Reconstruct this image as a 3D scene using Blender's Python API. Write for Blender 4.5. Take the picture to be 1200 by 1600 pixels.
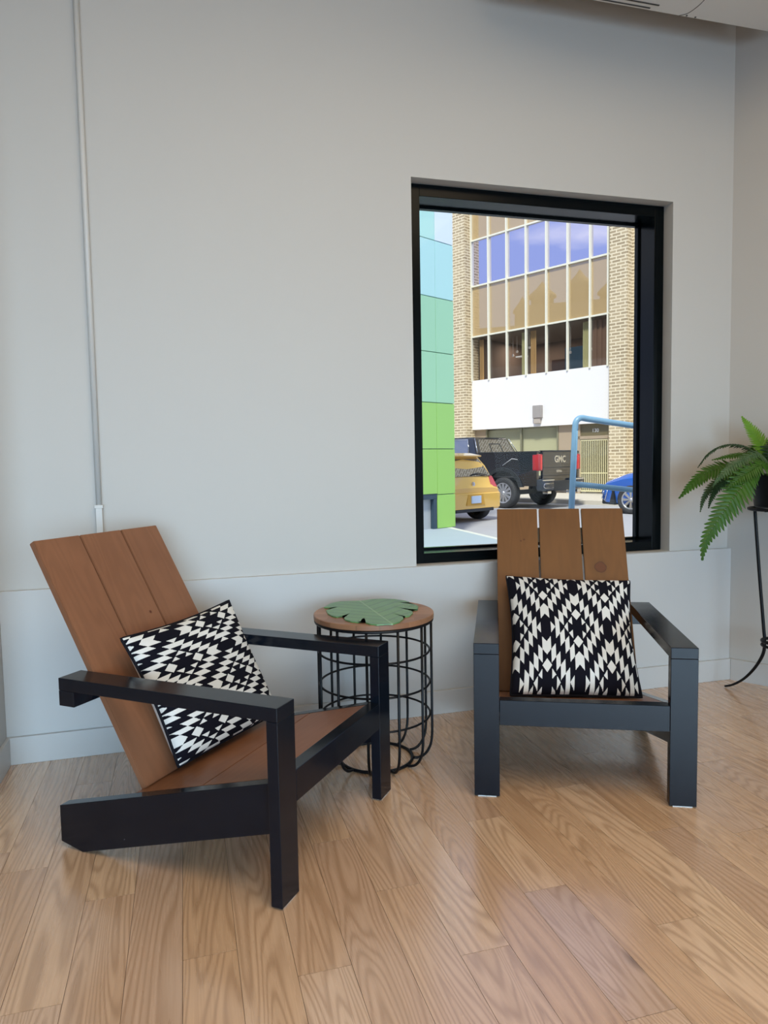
import bpy, bmesh, math, random
from mathutils import Vector, Matrix
PI = math.pi
random.seed(7)
for o in list(bpy.data.objects): bpy.data.objects.remove(o)
S = bpy.context.scene
COL = S.collection

# ------------------------------------------------------------------ camera
CAM = Vector((0, -3.005, 1.15)); YAW, PITCH, ROLL, FPX = 0.2736, 0.0715, -0.0175, 1110.0
cy, sy = math.cos(YAW), math.sin(YAW)
fwd = Vector((sy*math.cos(PITCH), cy*math.cos(PITCH), -math.sin(PITCH)))
rgt = Vector((cy, -sy, 0)); up = rgt.cross(fwd)
r2 = rgt*math.cos(ROLL) + up*math.sin(ROLL); u2 = -rgt*math.sin(ROLL) + up*math.cos(ROLL)
cd = bpy.data.cameras.new('camera'); cam = bpy.data.objects.new('camera', cd); COL.objects.link(cam)
M = Matrix((r2, u2, -fwd)).transposed().to_4x4(); M.translation = CAM; cam.matrix_world = M
cd.sensor_fit = 'VERTICAL'; cd.sensor_height = 36; cd.lens = FPX*36/1600; cd.clip_end = 300; cd.clip_start = 0.05
S.camera = cam
# ------------------------------------------------------------------ exposure
S.view_settings.view_transform = 'Standard'; S.view_settings.look = 'None'
S.view_settings.exposure = 0.32; S.view_settings.gamma = 1; S.view_settings.use_curve_mapping = False
# ------------------------------------------------------------------ world: blue sky with clouds
W = bpy.data.worlds.new('sky'); S.world = W; W.use_nodes = True
nt = W.node_tree; nt.nodes.clear()
def wn(t, **k):
    n = nt.nodes.new(t)
    for a, b in k.items(): setattr(n, a, b)
    return n
tc = wn('ShaderNodeTexCoord'); mp = wn('ShaderNodeMapping'); mp.inputs['Scale'].default_value = (1.6, 1.6, 5)
nz = wn('ShaderNodeTexNoise'); nz.inputs['Scale'].default_value = 1.7; nz.inputs['Detail'].default_value = 8; nz.inputs['Roughness'].default_value = .55
cr = wn('ShaderNodeValToRGB'); cr.color_ramp.elements[0].position = .47; cr.color_ramp.elements[1].position = .66
mx = wn('ShaderNodeMix', data_type='RGBA'); mx.inputs[6].default_value = (.40, .50, .90, 1); mx.inputs[7].default_value = (1.15, 1.12, 1.15, 1)
bg = wn('ShaderNodeBackground'); bg.inputs['Strength'].default_value = 0.92; wo = wn('ShaderNodeOutputWorld')
L = nt.links.new
L(tc.outputs['Generated'], mp.inputs['Vector']); L(mp.outputs[0], nz.inputs['Vector']); L(nz.outputs[0], cr.inputs[0])
L(cr.outputs[0], mx.inputs[0]); L(mx.outputs[2], bg.inputs['Color']); L(bg.outputs[0], wo.inputs['Surface'])
# ------------------------------------------------------------------ sun
sd = bpy.data.lights.new('sun', 'SUN'); sd.energy = 3.3; sd.angle = math.radians(6); sd.color = (1, .95, .86)
so_ = bpy.data.objects.new('sun', sd); COL.objects.link(so_)
saz, sel = math.radians(212), math.radians(52)
sdir = Vector((math.sin(saz)*math.cos(sel), math.cos(saz)*math.cos(sel), math.sin(sel)))
so_.rotation_euler = sdir.to_track_quat('Z', 'Y').to_euler()
# ------------------------------------------------------------------ daylight from storefront windows behind the camera, plus cool and warm fills
def area(name, loc, look, sx, sz, e, col):
    d = bpy.data.lights.new(name, 'AREA'); d.shape = 'RECTANGLE'; d.size = sx; d.size_y = sz; d.energy = e; d.color = col
    o = bpy.data.objects.new(name, d); COL.objects.link(o); o.location = loc
    o.rotation_euler = (Vector(loc)-Vector(look)).to_track_quat('Z', 'Y').to_euler(); return o
d_ = area('daylight_rear', (-0.3, -6.42, 1.15), (-0.1, 0, 0.0), 5.6, 2.0, 68, (.54, .79, 1.0)); d_.data.spread = math.radians(78)
area('cool_fill_right', (4.6, -4.2, 1.3), (1.6, -1.2, 0.5), 2.2, 2.0, 26, (.68, .86, 1.0))  # cool fill from the right, where the wall has no window
area('warm_overhead_fill', (1.0, -2.9, 3.40), (1.0, -2.9, 0), 3.0, 2.6, 68, (1.0, .78, .50))  # added warm fill for floor and upper wall; no ceiling fixture is built

# ================================================================== helpers
def obj(name, bm, m, parent=None, smooth=False, keep=False):
    me = bpy.data.meshes.new(name)
    if not keep: bmesh.ops.recalc_face_normals(bm, faces=bm.faces)
    bm.to_mesh(me); bm.free()
    ms = m if isinstance(m, (list, tuple)) else [m]
    for q in ms: me.materials.append(q)
    o = bpy.data.objects.new(name, me); COL.objects.link(o)
    if parent: o.parent = parent
    if smooth:
        for p in me.polygons: p.use_smooth = True
    return o
def smooth_by_angle(o, deg=35):
    me = o.data; bm = bmesh.new(); bm.from_mesh(me)
    for f in bm.faces: f.smooth = True
    for e in bm.edges:
        e.smooth = not (len(e.link_faces) == 2 and e.calc_face_angle(0) > math.radians(deg))
    bm.to_mesh(me); bm.free(); return o
def thing(name, label, cat, loc=(0, 0, 0), rz=0, group=None):
    o = bpy.data.objects.new(name, None); COL.objects.link(o); o.empty_display_size = .1
    o.location = loc; o.rotation_euler = (0, 0, rz); o['label'] = label; o['category'] = cat
    if group: o['group'] = group
    return o
def tag(o, label, cat, group=None):
    o['label'] = label; o['category'] = cat
    if group: o['group'] = group
    return o
def struct(name, bm, m, label=None):
    o = obj(name, bm, m); o['kind'] = 'structure'
    if label: o['label'] = label
    return o
def box(bm, a, b, bev=0, mi=0):
    x0, y0, z0 = [min(a[i], b[i]) for i in range(3)]; x1, y1, z1 = [max(a[i], b[i]) for i in range(3)]
    v = [bm.verts.new(p) for p in ((x0,y0,z0),(x1,y0,z0),(x1,y1,z0),(x0,y1,z0),(x0,y0,z1),(x1,y0,z1),(x1,y1,z1),(x0,y1,z1))]
    fs = [bm.faces.new([v[i] for i in q]) for q in ((0,3,2,1),(4,5,6,7),(0,1,5,4),(1,2,6,5),(2,3,7,6),(3,0,4,7))]
    for f in fs: f.material_index = mi
    if bev:
        es = list({e for f in fs for e in f.edges})
        bmesh.ops.bevel(bm, geom=es, offset=bev, segments=2, affect='EDGES', profile=.5)
    return fs
def bx(a, b, bev=0):
    bm = bmesh.new(); box(bm, a, b, bev); return bm
def prism(bm, pts, ax, t0, t1, bev=0):
    """polygon pts (2D) extruded along axis ax ('x','y','z')"""
    def P(p, t): return {'x': (t, p[0], p[1]), 'y': (p[0], t, p[1]), 'z': (p[0], p[1], t)}[ax]
    a = [bm.verts.new(P(p, t0)) for p in pts]; b = [bm.verts.new(P(p, t1)) for p in pts]; n = len(pts)
    fs = [bm.faces.new(a[::-1]), bm.faces.new(b)]
    for i in range(n): fs.append(bm.faces.new((a[i], a[(i+1) % n], b[(i+1) % n], b[i])))
    if bev:
        es = list({e for f in fs for e in f.edges})
        bmesh.ops.bevel(bm, geom=es, offset=bev, segments=2, affect='EDGES', profile=.5)
    return fs
def hexa(bm, p):  # 8 points bottom 4, top 4
    v = [bm.verts.new(q) for q in p]
    return [bm.faces.new([v[i] for i in q]) for q in ((0,3,2,1),(4,5,6,7),(0,1,5,4),(1,2,6,5),(2,3,7,6),(3,0,4,7))]
def tube(bm, pts, r, seg=10, closed=False, cap=True):
    pts = [Vector(p) for p in pts]; n = len(pts); rings = []
    rr = r if isinstance(r, (list, tuple)) else [r]*n
    prev = None
    for i, p in enumerate(pts):
        if closed: t = (pts[(i+1) % n]-pts[i-1]).normalized()
        else: t = (pts[min(i+1, n-1)]-pts[max(i-1, 0)]).normalized()
        if prev is None:
            ref = Vector((0, 0, 1)) if abs(t.z) < .9 else Vector((1, 0, 0)); nx = t.cross(ref).normalized()
        else:
            nx = (prev - t*prev.dot(t)).normalized()
        prev = nx; ny = t.cross(nx)
        rings.append([bm.verts.new(p + nx*rr[i]*math.cos(2*PI*k/seg) + ny*rr[i]*math.sin(2*PI*k/seg)) for k in range(seg)])
    m = n if closed else n-1
    for i in range(m):
        a, b = rings[i], rings[(i+1) % n]
        for k in range(seg): bm.faces.new((a[k], a[(k+1) % seg], b[(k+1) % seg], b[k])).smooth = True
    if not closed and cap: bm.faces.new(rings[0][::-1]); bm.faces.new(rings[-1])
def lathe(bm, prof, seg=32, c=(0, 0, 0), axis='z', mi=0):
    def P(r, h, a):
        x, y = r*math.cos(a), r*math.sin(a)
        q = {'z': (x, y, h), 'y': (x, h, y), 'x': (h, x, y)}[axis]
        return (q[0]+c[0], q[1]+c[1], q[2]+c[2])
    rings = [[bm.verts.new(P(max(r, 1e-5), h, 2*PI*k/seg)) for k in range(seg)] for r, h in prof]
    for i in range(len(rings)-1):
        for k in range(seg):
            f = bm.faces.new((rings[i][k], rings[i][(k+1) % seg], rings[i+1][(k+1) % seg], rings[i+1][k])); f.smooth = True; f.material_index = mi
    return rings
def bez(p, n):
    """Catmull-Rom through p"""
    p = [Vector(q) for q in p]; q = [p[0]*2-p[1]] + p + [p[-1]*2-p[-2]]; out = []
    for i in range(1, len(q)-2):
        for k in range(n):
            t = k/n; a, b, c, d = q[i-1], q[i], q[i+1], q[i+2]
            out.append(.5*((2*b)+(-a+c)*t+(2*a-5*b+4*c-d)*t*t+(-a+3*b-3*c+d)*t**3))
    out.append(p[-1]); return out

# ================================================================== materials
class NB:
    def __init__(s, name):
        s.m = bpy.data.materials.new(name); s.m.use_nodes = True; s.t = s.m.node_tree; s.t.nodes.clear()
        s.o = s.n('ShaderNodeOutputMaterial')
    def n(s, typ, ins=None, **k):
        q = s.t.nodes.new(typ)
        for a, b in k.items(): setattr(q, a, b)
        for a, b in (ins or {}).items(): s.put(q, a, b)
        return q
    def put(s, q, a, b):
        i = q.inputs[a]
        if isinstance(b, bpy.types.NodeSocket): s.t.links.new(b, i)
        elif isinstance(b, bpy.types.Node): s.t.links.new(b.outputs[0], i)
        else:
            if hasattr(i.default_value, '__len__') and len(i.default_value) == 4 and len(b) == 3: b = (*b, 1)
            i.default_value = b
    def math(s, op, a, b=0.0, c=None):
        q = s.n('ShaderNodeMath', operation=op); s.put(q, 0, a); s.put(q, 1, b)
        if c is not None: s.put(q, 2, c)
        return q.outputs[0]
    def mix(s, f, a, b, bt='MIX'):
        q = s.n('ShaderNodeMix', data_type='RGBA', blend_type=bt); s.put(q, 0, f); s.put(q, 6, a); s.put(q, 7, b); return q.outputs[2]
    def ramp(s, f, stops):
        q = s.n('ShaderNodeValToRGB', {0: f}); e = q.color_ramp.elements
        while len(e) < len(stops): e.new(.5)
        for x, (p, c) in zip(e, stops): x.position = p; x.color = (*c, 1)
        return q.outputs[0]
    def pos(s, scale=(1, 1, 1), kind='Object', loc=(0, 0, 0)):
        t = s.n('ShaderNodeTexCoord'); return s.n('ShaderNodeMapping', {0: t.outputs[kind], 'Scale': scale, 'Location': loc}).outputs[0]
    def noise(s, v, sc=5, det=4, ro=.5, dist=0):
        return s.n('ShaderNodeTexNoise', {'Vector': v, 'Scale': sc, 'Detail': det, 'Roughness': ro, 'Distortion': dist}).outputs[0]
    def bsdf(s, **k):
        q = s.n('ShaderNodeBsdfPrincipled')
        for a, b in k.items(): s.put(q, a.replace('_', ' '), b)
        s.t.links.new(q.outputs[0], s.o.inputs[0]); s.b = q; return q
    def bump(s, h, st=.2, d=.01):
        q = s.n('ShaderNodeBump', {'Height': h, 'Strength': st, 'Distance': d}); s.put(s.b, 'Normal', q); return q
def simple(name, col, rough=.5, metal=0, var=0, vs=8, spec=.5, bump=0, bs=60, coat=0):
    b = NB(name); p = b.pos()
    c = (*col, 1)
    if var:
        f = b.noise(p, vs, 4)
        c = b.mix(f, tuple(x*(1-var) for x in col)+(1,), tuple(min(1, x*(1+var)) for x in col)+(1,))
    b.bsdf(Base_Color=c, Roughness=rough, Metallic=metal, Specular_IOR_Level=spec, Coat_Weight=coat)
    if bump: b.bump(b.noise(p, bs, 3), bump, .002)
    return b.m

def wall_mat(name, col, rough=.55):
    b = NB(name); p = b.pos(); f = b.noise(p, 2.2, 5)
    c = b.mix(f, tuple(x*.985 for x in col)+(1,), tuple(min(1, x*1.01) for x in col)+(1,))
    b.bsdf(Base_Color=c, Roughness=rough, Specular_IOR_Level=.3)
    b.bump(b.noise(p, 240, 2), .08, .001); return b.m
M_wall = wall_mat('white wall paint', (.498, .484, .458))
M_panel = wall_mat('satin white paint', (.500, .496, .485), .4)
M_ceil = wall_mat('ceiling paint', (.72, .71, .68), .7)
M_plast = simple('white plastic', (.66, .66, .64), .4)
M_pvc = simple('white painted conduit', (.54, .53, .505), .4)
M_slot = simple('dark slot', (.05, .05, .05), .6)

def floor_mat():
    b = NB('oak plank floor'); at = b.n('ShaderNodeAttribute', attribute_name='pid'); sep = b.n('ShaderNodeSeparateColor', {0: at.outputs['Color']})
    tone, seed, red = sep.outputs[0], sep.outputs[1], sep.outputs[2]
    tcn = b.n('ShaderNodeTexCoord'); xyz = b.n('ShaderNodeSeparateXYZ', {0: tcn.outputs['Object']})
    off = b.math('MULTIPLY', seed, 37.0)
    v = b.n('ShaderNodeCombineXYZ', {0: b.math('ADD', b.math('MULTIPLY', xyz.outputs[0], 5.2), off), 1: b.math('ADD', b.math('MULTIPLY', xyz.outputs[1], .50), off), 2: off}).outputs[0]
    rings = b.noise(v, 1.0, 2.2, .45, .35)
    fib = b.noise(b.n('ShaderNodeCombineXYZ', {0: b.math('MULTIPLY', xyz.outputs[0], 260), 1: b.math('MULTIPLY', xyz.outputs[1], 5), 2: off}).outputs[0], 1, 3, .6)
    fib2 = b.noise(b.n('ShaderNodeCombineXYZ', {0: b.math('MULTIPLY', xyz.outputs[0], 60), 1: b.math('MULTIPLY', xyz.outputs[1], 2.2), 2: off}).outputs[0], 1, 3, .6)
    w = b.math('SINE', b.math('MULTIPLY', rings, 250.0))
    w = b.math('POWER', b.math('MULTIPLY', b.math('ADD', w, 1), .5), 2.2)
    base = b.mix(tone, (.57, .355, .205, 1), (.75, .525, .345, 1))
    base = b.mix(b.math('MULTIPLY', red, .40), base, (.55, .40, .33, 1))
    base = b.mix(b.math('MULTIPLY', w, .50), base, (.30, .165, .085, 1))
    base = b.mix(b.math('MULTIPLY', b.math('SUBTRACT', fib, .35), .55), base, (.33, .19, .105, 1))
    base = b.mix(b.math('MULTIPLY', b.math('SUBTRACT', fib2, .42), .9), base, (.34, .20, .11, 1))
    # knots
    vo = b.n('ShaderNodeTexVoronoi', {'Vector': b.n('ShaderNodeCombineXYZ', {0: b.math('MULTIPLY', xyz.outputs[0], 2.6), 1: b.math('ADD', b.math('MULTIPLY', xyz.outputs[1], 1.5), off), 2: 0.0}).outputs[0], 'Scale': 1.0})
    kn = b.n('ShaderNodeMapRange', {0: b.math('ADD', vo.outputs['Distance'], b.math('MULTIPLY', b.math('LESS_THAN', seed, .55), 1.0)), 1: .015, 2: .075, 3: 1.0, 4: 0.0}).outputs[0]
    base = b.mix(b.math('MULTIPLY', kn, .75), base, (.07, .035, .018, 1))
    rg = b.math('ADD', .20, b.math('MULTIPLY', fib2, .14))
    b.bsdf(Base_Color=base, Roughness=rg, Specular_IOR_Level=.8, Coat_Weight=.8, Coat_Roughness=.17, Coat_IOR=1.6)
    b.bump(b.math('ADD', b.math('MULTIPLY', w, -.4), fib), .10, .0015); return b.m
M_floor = floor_mat()
M_gap = simple('floor joint shadow gap', (.05, .03, .02), .8)

def cedar(name, seed, c1=(.19, .072, .022), c2=(.27, .112, .040), axis='z', knots=()):
    """stained softwood, grain along the board"""
    b = NB(name); t = b.n('ShaderNodeTexCoord').outputs['Object']; x = b.n('ShaderNodeSeparateXYZ', {0: t})
    if axis == 'z': v = b.n('ShaderNodeCombineXYZ', {0: b.math('MULTIPLY', x.outputs[0], 9), 1: b.math('MULTIPLY', x.outputs[1], 1.2), 2: b.math('MULTIPLY', x.outputs[2], 1.1)}).outputs[0]
    else: v = b.n('ShaderNodeCombineXYZ', {0: b.math('MULTIPLY', x.outputs[0], 1.3), 1: b.math('MULTIPLY', x.outputs[1], 10), 2: b.math('MULTIPLY', x.outputs[2], 4)}).outputs[0]
    v = b.n('ShaderNodeMapping', {0: v, 'Location': (seed*3.1, seed*1.7, seed)}).outputs[0]
    r = b.noise(v, 1.0, 3, .5, .3); w = b.math('SINE', b.math('MULTIPLY', r, 62.0)); w = b.math('MULTIPLY', b.math('ADD', w, 1), .5)
    blotch = b.noise(b.n('ShaderNodeMapping', {0: t, 'Location': (seed, seed, 0)}).outputs[0], 5, 3)
    c = b.mix(blotch, (*c1, 1), (*c2, 1)); c = b.mix(b.math('MULTIPLY', w, .16), c, tuple(q*.55 for q in c1)+(1,))
    for (kx, ky, kz, kr) in knots:
        d = b.n('ShaderNodeVectorMath', {0: t, 1: (kx, ky, kz)}, operation='DISTANCE').outputs['Value']
        wob = b.math('ADD', d, b.math('MULTIPLY', b.math('SUBTRACT', b.noise(t, 30, 3), .5), kr*.55))
        inn = b.n('ShaderNodeMapRange', {0: wob, 1: kr*.90, 2: kr*1.02, 3: 1.0, 4: 0.0}).outputs[0]
        rim = b.math('MULTIPLY', b.n('ShaderNodeMapRange', {0: wob, 1: kr*.78, 2: kr*.98, 3: 0.0, 4: 1.0}).outputs[0], inn)
        c = b.mix(b.math('MULTIPLY', inn, .92), c, (.085, .018, .006, 1)); c = b.mix(b.math('MULTIPLY', rim, .85), c, (.02, .006, .003, 1))
        halo = b.n('ShaderNodeMapRange', {0: wob, 1: kr, 2: kr*2.0, 3: .30, 4: 0.0}).outputs[0]
        c = b.mix(b.math('MULTIPLY', halo, b.math('SUBTRACT', 1.0, inn)), c, tuple(q*.6 for q in c1)+(1,))
    b.bsdf(Base_Color=c, Roughness=.42, Specular_IOR_Level=.32)
    b.bump(w, .05, .001); return b.m

def black_paint():
    b = NB('black satin paint'); t = b.pos()
    n = b.noise(t, 14, 5); sc = b.noise(t, 90, 2)
    chip = b.n('ShaderNodeMapRange', {0: sc, 1: .80, 2: .82, 3: 0.0, 4: 1.0}).outputs[0]
    c = b.mix(n, (.003, .005, .009, 1), (.005, .008, .014, 1)); c = b.mix(b.math('MULTIPLY', chip, .5), c, (.5, .5, .48, 1))
    b.bsdf(Base_Color=c, Roughness=b.math('ADD', .13, b.math('MULTIPLY', n, .12)), Specular_IOR_Level=.30)
    b.bump(b.noise(b.pos((20, 20, 160)), 1, 3), .03, .001); return b.m
M_black = black_paint()
M_metal = simple('black powder coated steel', (.004, .0045, .006), .40, 0, .1, 20, .22)
M_frame = simple('black anodised aluminium', (.0015, .003, .0038), .22, 0, 0, 8, .12)
M_pad = simple('white felt pad', (.8, .8, .78), .9)

# ================================================================== the room
ZC = 3.45
WX0, WX1, WZ0, WZ1 = .990, 2.318, .678, 2.372          # window opening in the wall
TH = .26                                                # wall thickness
LX = -.697; CX = 2.664                                  # left and right corners
RD = Vector((.5173, -.8558, 0)); RN = Vector((-.8558, -.5173, 0))   # right wall runs obliquely towards the viewer
YB = -6.5
def wall_with_hole(x0, x1, z0, z1, y0, y1, hx0, hx1, hz0, hz1):
    bm = bmesh.new(); X = [x0, hx0, hx1, x1]; Z = [z0, hz0, hz1, z1]
    for y, flip in ((y0, 0), (y1, 1)):
        v = [[bm.verts.new((X[i], y, Z[j])) for j in range(4)] for i in range(4)]
        for i in range(3):
            for j in range(3):
                if i == 1 and j == 1: continue
                bm.faces.new((v[i][j], v[i+1][j], v[i+1][j+1], v[i][j+1]))
        if y == y0: va = v
        else: vb = v
    ring = lambda v, pts: [v[i][j] for i, j in pts]
    outer = [(0,0),(1,0),(2,0),(3,0),(3,1),(3,2),(3,3),(2,3),(1,3),(0,3),(0,2),(0,1)]
    inner = [(1,1),(2,1),(2,2),(1,2)]
    for r in (outer, inner):
        a, b = ring(va, r), ring(vb, r); n = len(r)
        for k in range(n): bm.faces.new((a[k], a[(k+1) % n], b[(k+1) % n], b[k]))
    return bm
struct('wall_back', wall_with_hole(LX-.2, CX+.4, -.1, ZC, 0, TH, WX0, WX1, WZ0, WZ1), M_wall, 'long white wall with the window')
# right wall (oblique), left wall, rear wall with storefront opening
bm = bmesh.new(); A = Vector((CX, 0, 0)); e = A + RD*7.6
prism(bm, [(A.x, A.y), (e.x, e.y), (e.x-RN.x*.2, e.y-RN.y*.2), (A.x-RN.x*.2+.0, A.y-RN.y*.2)], 'z', -.1, ZC)
struct('wall_right', bm, M_wall, 'white wall running off to the right behind the fern')
struct('wall_left', bx((LX-.2, -.30, -.1), (LX, 0, ZC)), M_wall, 'short white return wall at the left edge')
struct('wall_far_left', bx((-4.4, YB, -.1), (-4.2, .1, ZC)), M_wall)
struct('wall_back_left', bx((-4.4, -.45, -.1), (LX-.2, -.30, ZC)), M_wall)
struct('wall_rear', wall_with_hole(-4.4, 7.2, -.1, ZC, YB-.2, YB, -3.2, 2.6, .15, 2.3), M_wall)
struct('ceiling', bx((-4.4, YB-.2, ZC), (7.2, TH, ZC+.12)), M_ceil)
# ledge panel (lower part of the wall stands a little proud) and baseboards
struct('trim_1', bx((LX, -.02, 0), (CX+.008, 0, WZ0-.001), .0015), M_panel, 'white lower wall panel forming a ledge under the window')
bm = bmesh.new(); box(bm, (LX, -.036, 0), (CX+.012, -.02, .108), .002)
struct('baseboard_back', bm, M_panel)
bm = bmesh.new(); A2 = Vector((CX+.012, -.02, 0)); e = A2+RD*7.2
prism(bm, [(A2.x+RN.x*.014, A2.y+RN.y*.014-.012), (e.x+RN.x*.014, e.y+RN.y*.014), (e.x-RN.x*.002, e.y-RN.y*.002), (A2.x-RN.x*.002, A2.y-RN.y*.002)], 'z', 0, .108)
struct('baseboard_right', bm, M_panel)
struct('baseboard_left', bx((LX, -.30, 0), (LX+.014, -.036, .108), .002), M_panel)

# floor: planks laid at right angles to the window wall, one mesh, colours per plank
PW, PX0 = .1245, .0815
ends = {}   # row index -> joints seen in the photo
def rowi(x): return int(math.floor((x-PX0)/PW))
for x, ys in [(.52, [-1.236, -2.9, .25-.9]), (.27, [-1.488, -.35]), (.02, [-1.358, -2.6]), (-.36, [-1.42, -.3]), (1.14, [-1.575, -.4]),
              (1.40, [-1.195, -2.7]), (-.23, [-1.05, -2.2]), (-.49, [-.84, -2.0]), (1.28, [-.847, -2.4]), (1.65, [-1.278, -2.9]),
              (.89, [-1.359, -1.812, -.968]), (.64, [-1.533, -.62]), (.77, [-2.05, -.5]), (1.02, [-2.2, -.73]), (.39, [-1.95, -.95]),
              (1.53, [-.62, -2.1]), (-.11, [-1.75, -.62]), (.14, [-.78, -2.15])]:
    ends[rowi(x)] = ys
bm = bmesh.new(); lay = bm.loops.layers.float_color.new('pid')
tones = {(rowi(.89), 1): (.05, .95, 1.0), (rowi(.89), 2): (.0, .3, .35), (rowi(.27), 0): (.35, .11, .1)}
for i in range(rowi(-4.2)-1, rowi(6.9)+1):
    rnd = random.Random(i*13+5)
    ys = list(ends.get(i, []))
    if not ys: ys = [-rnd.uniform(.3, 1.8)]
    y = min(ys)
    while y > YB: y -= rnd.uniform(1.0, 1.9); ys.append(y)
    ys = sorted([q for q in ys if YB < q < .0]+[YB-.1, .0])
    for k in range(len(ys)-1):
        y0, y1 = ys[k]+.0006, ys[k+1]-.0006; x0, x1 = PX0+i*PW+.0005, PX0+(i+1)*PW-.0005
        c = (rnd.random(), rnd.random(), rnd.random()**2)
        ym = (y0+y1)/2
        if i == rowi(.89) and -1.8 < ym < -1.36: c = (.12, .77, 1.5)
        if i == rowi(.89) and -1.0 > ym > -1.3: c = (.75, .23, .1)
        if i == rowi(.89) and ym > -.96: c = (.0, .4, .6)
        f = [bm.verts.new(p) for p in ((x0, y0, 0), (x1, y0, 0), (x1, y1, 0), (x0, y1, 0))]
        g = [bm.verts.new((v.co.x, v.co.y, -.004)) for v in f]
        F = [bm.faces.new(f)]+[bm.faces.new((f[j], g[j], g[(j+1) % 4], f[(j+1) % 4])) for j in range(4)]
        for q in F:
            for l in q.loops: l[lay] = (*c, 1)
fs = box(bm, (-4.4, YB-.2, -.1), (7.2, .0, -.0035)); [setattr(f, 'material_index', 1) for f in fs]
struct('floor', bm, [M_floor, M_gap], 'light oak plank floor')

# window_1: deep black frame set back in the opening, glass pane
win = thing('window_1', 'black framed fixed window set into the white wall', 'window'); del win['category']; win['kind'] = 'structure'
FY0, FY1, GY = .06, .215, .195; fw = .052
bm = bmesh.new(); e_ = .0005
x0, x1, z0, z1 = WX0+.006, WX1-.006, WZ0+e_, WZ1-.003
box(bm, (x0, FY0, z0), (x0+fw, FY1, z1), .0015); box(bm, (x1-fw, FY0, z0), (x1, FY1, z1), .0015)
box(bm, (x0+fw, FY0, z1-fw), (x1-fw, FY1, z1), .0015); box(bm, (x0+fw, FY0, z0), (x1-fw, FY1, z0+fw-.006), .0015)
obj('window_frame', bm, M_frame, win)
bm = bmesh.new(); ix0, ix1, iz0, iz1 = x0+fw, x1-fw, z0+fw-.006, z1-fw; q = .010
box(bm, (ix0, GY-.014, iz0), (ix0+q, GY+.012, iz1)); box(bm, (ix1-q, GY-.014, iz0), (ix1, GY+.012, iz1))
box(bm, (ix0, GY-.014, iz1-q), (ix1, GY+.012, iz1)); box(bm, (ix0, GY-.014, iz0), (ix1, GY+.012, iz0+q))
obj('glazing_bead', bm, M_frame, win)
b = NB('clear window glass'); fr = b.n('ShaderNodeFresnel', {'IOR': 1.16})
mxs = b.n('ShaderNodeMixShader', {0: fr}); b.put(mxs, 1, b.n('ShaderNodeBsdfTransparent', {0: (.96, .985, .975, 1)}).outputs[0]); b.put(mxs, 2, b.n('ShaderNodeBsdfGlossy', {'Roughness': .01}).outputs[0])
b.t.links.new(mxs.outputs[0], b.o.inputs[0]); M_glass = b.m
obj('glass_pane', bx((ix0+.002, GY-.003, iz0+.002), (ix1-.002, GY+.003, iz1-.002)), M_glass, win)
# window_2 behind the viewer
win2 = thing('window_2', 'wide storefront window opposite, behind the viewer', 'window'); del win2['category']; win2['kind'] = 'structure'
bm = bmesh.new()
for a, c in (((-3.2, .15), (-3.14, 2.3)), ((2.54, .15), (2.6, 2.3)), ((-1.3, .15), (-1.24, 2.3)), ((.65, .15), (.71, 2.3)), ((-3.2, .15), (2.6, .21)), ((-3.2, 2.24), (2.6, 2.3))):
    box(bm, (a[0], YB-.15, a[1]), (c[0], YB-.05, c[1]))
obj('window_frame', bm, M_frame, win2)
obj('glass_pane', bx((-3.14, YB-.11, .21), (2.54, YB-.10, 2.24)), M_glass, win2)

# conduit running down the wall
cp = thing('conduit', 'thin white conduit pipe running down the wall at left, behind the angled chair', 'pipe', (-.325, -.001, 0))
bm = bmesh.new(); tube(bm, [(0, -.0115, .995), (0, -.0115, ZC)], .0105, 16); obj('pipe', bm, M_pvc, cp)
bm = bmesh.new(); box(bm, (-.0125, -.025, .6785), (.0125, 0, .99), .002); box(bm, (-.0165, -.0265, .985), (.0155, 0, .998), .001); obj('lower_sleeve', bm, M_pvc, cp)

# ceiling mounted air conditioner, its underside peeks in at the top right
ac = thing('air_conditioner', 'white slotted air conditioner casing hanging under the ceiling, top right corner', 'air conditioner', (0, 0, 0))
obj('casing', bx((1.28, -.95, 3.10), (2.69, -.188, 3.36), .004), M_plast, ac)
for x0_, x1_, yy, w_ in ((1.36, 2.03, -.205, .006), (1.36, 2.057, -.231, .006)):
    obj('air_slot', bx((x0_, yy-w_/2, 3.0975), (x1_, yy+w_/2, 3.101)), M_slot, ac)
bm = bmesh.new(); tube(bm, bez([(2.19, -.190, 3.0995), (2.217, -.215, 3.0995), (2.226, -.26, 3.0995), (2.224, -.31, 3.0995), (2.20, -.5, 3.0995), (2.2, -.94, 3.0995)], 6), .0014, 6); obj('panel_seam', bm, M_slot, ac)
for p in ((2.223, -.200), (2.269, -.199)):
    bm = bmesh.new(); lathe(bm, [(0, 3.0975), (.004, 3.0978), (.004, 3.101)], 12, (p[0], p[1], 0)); obj('screw', bm, M_slot, ac)
for x_ in (1.4, 2.55):
    bm = bmesh.new(); tube(bm, [(x_, -.55, 3.355), (x_, -.55, ZC)], .006, 8); obj('hanger_rod', bm, M_metal, ac)

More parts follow.
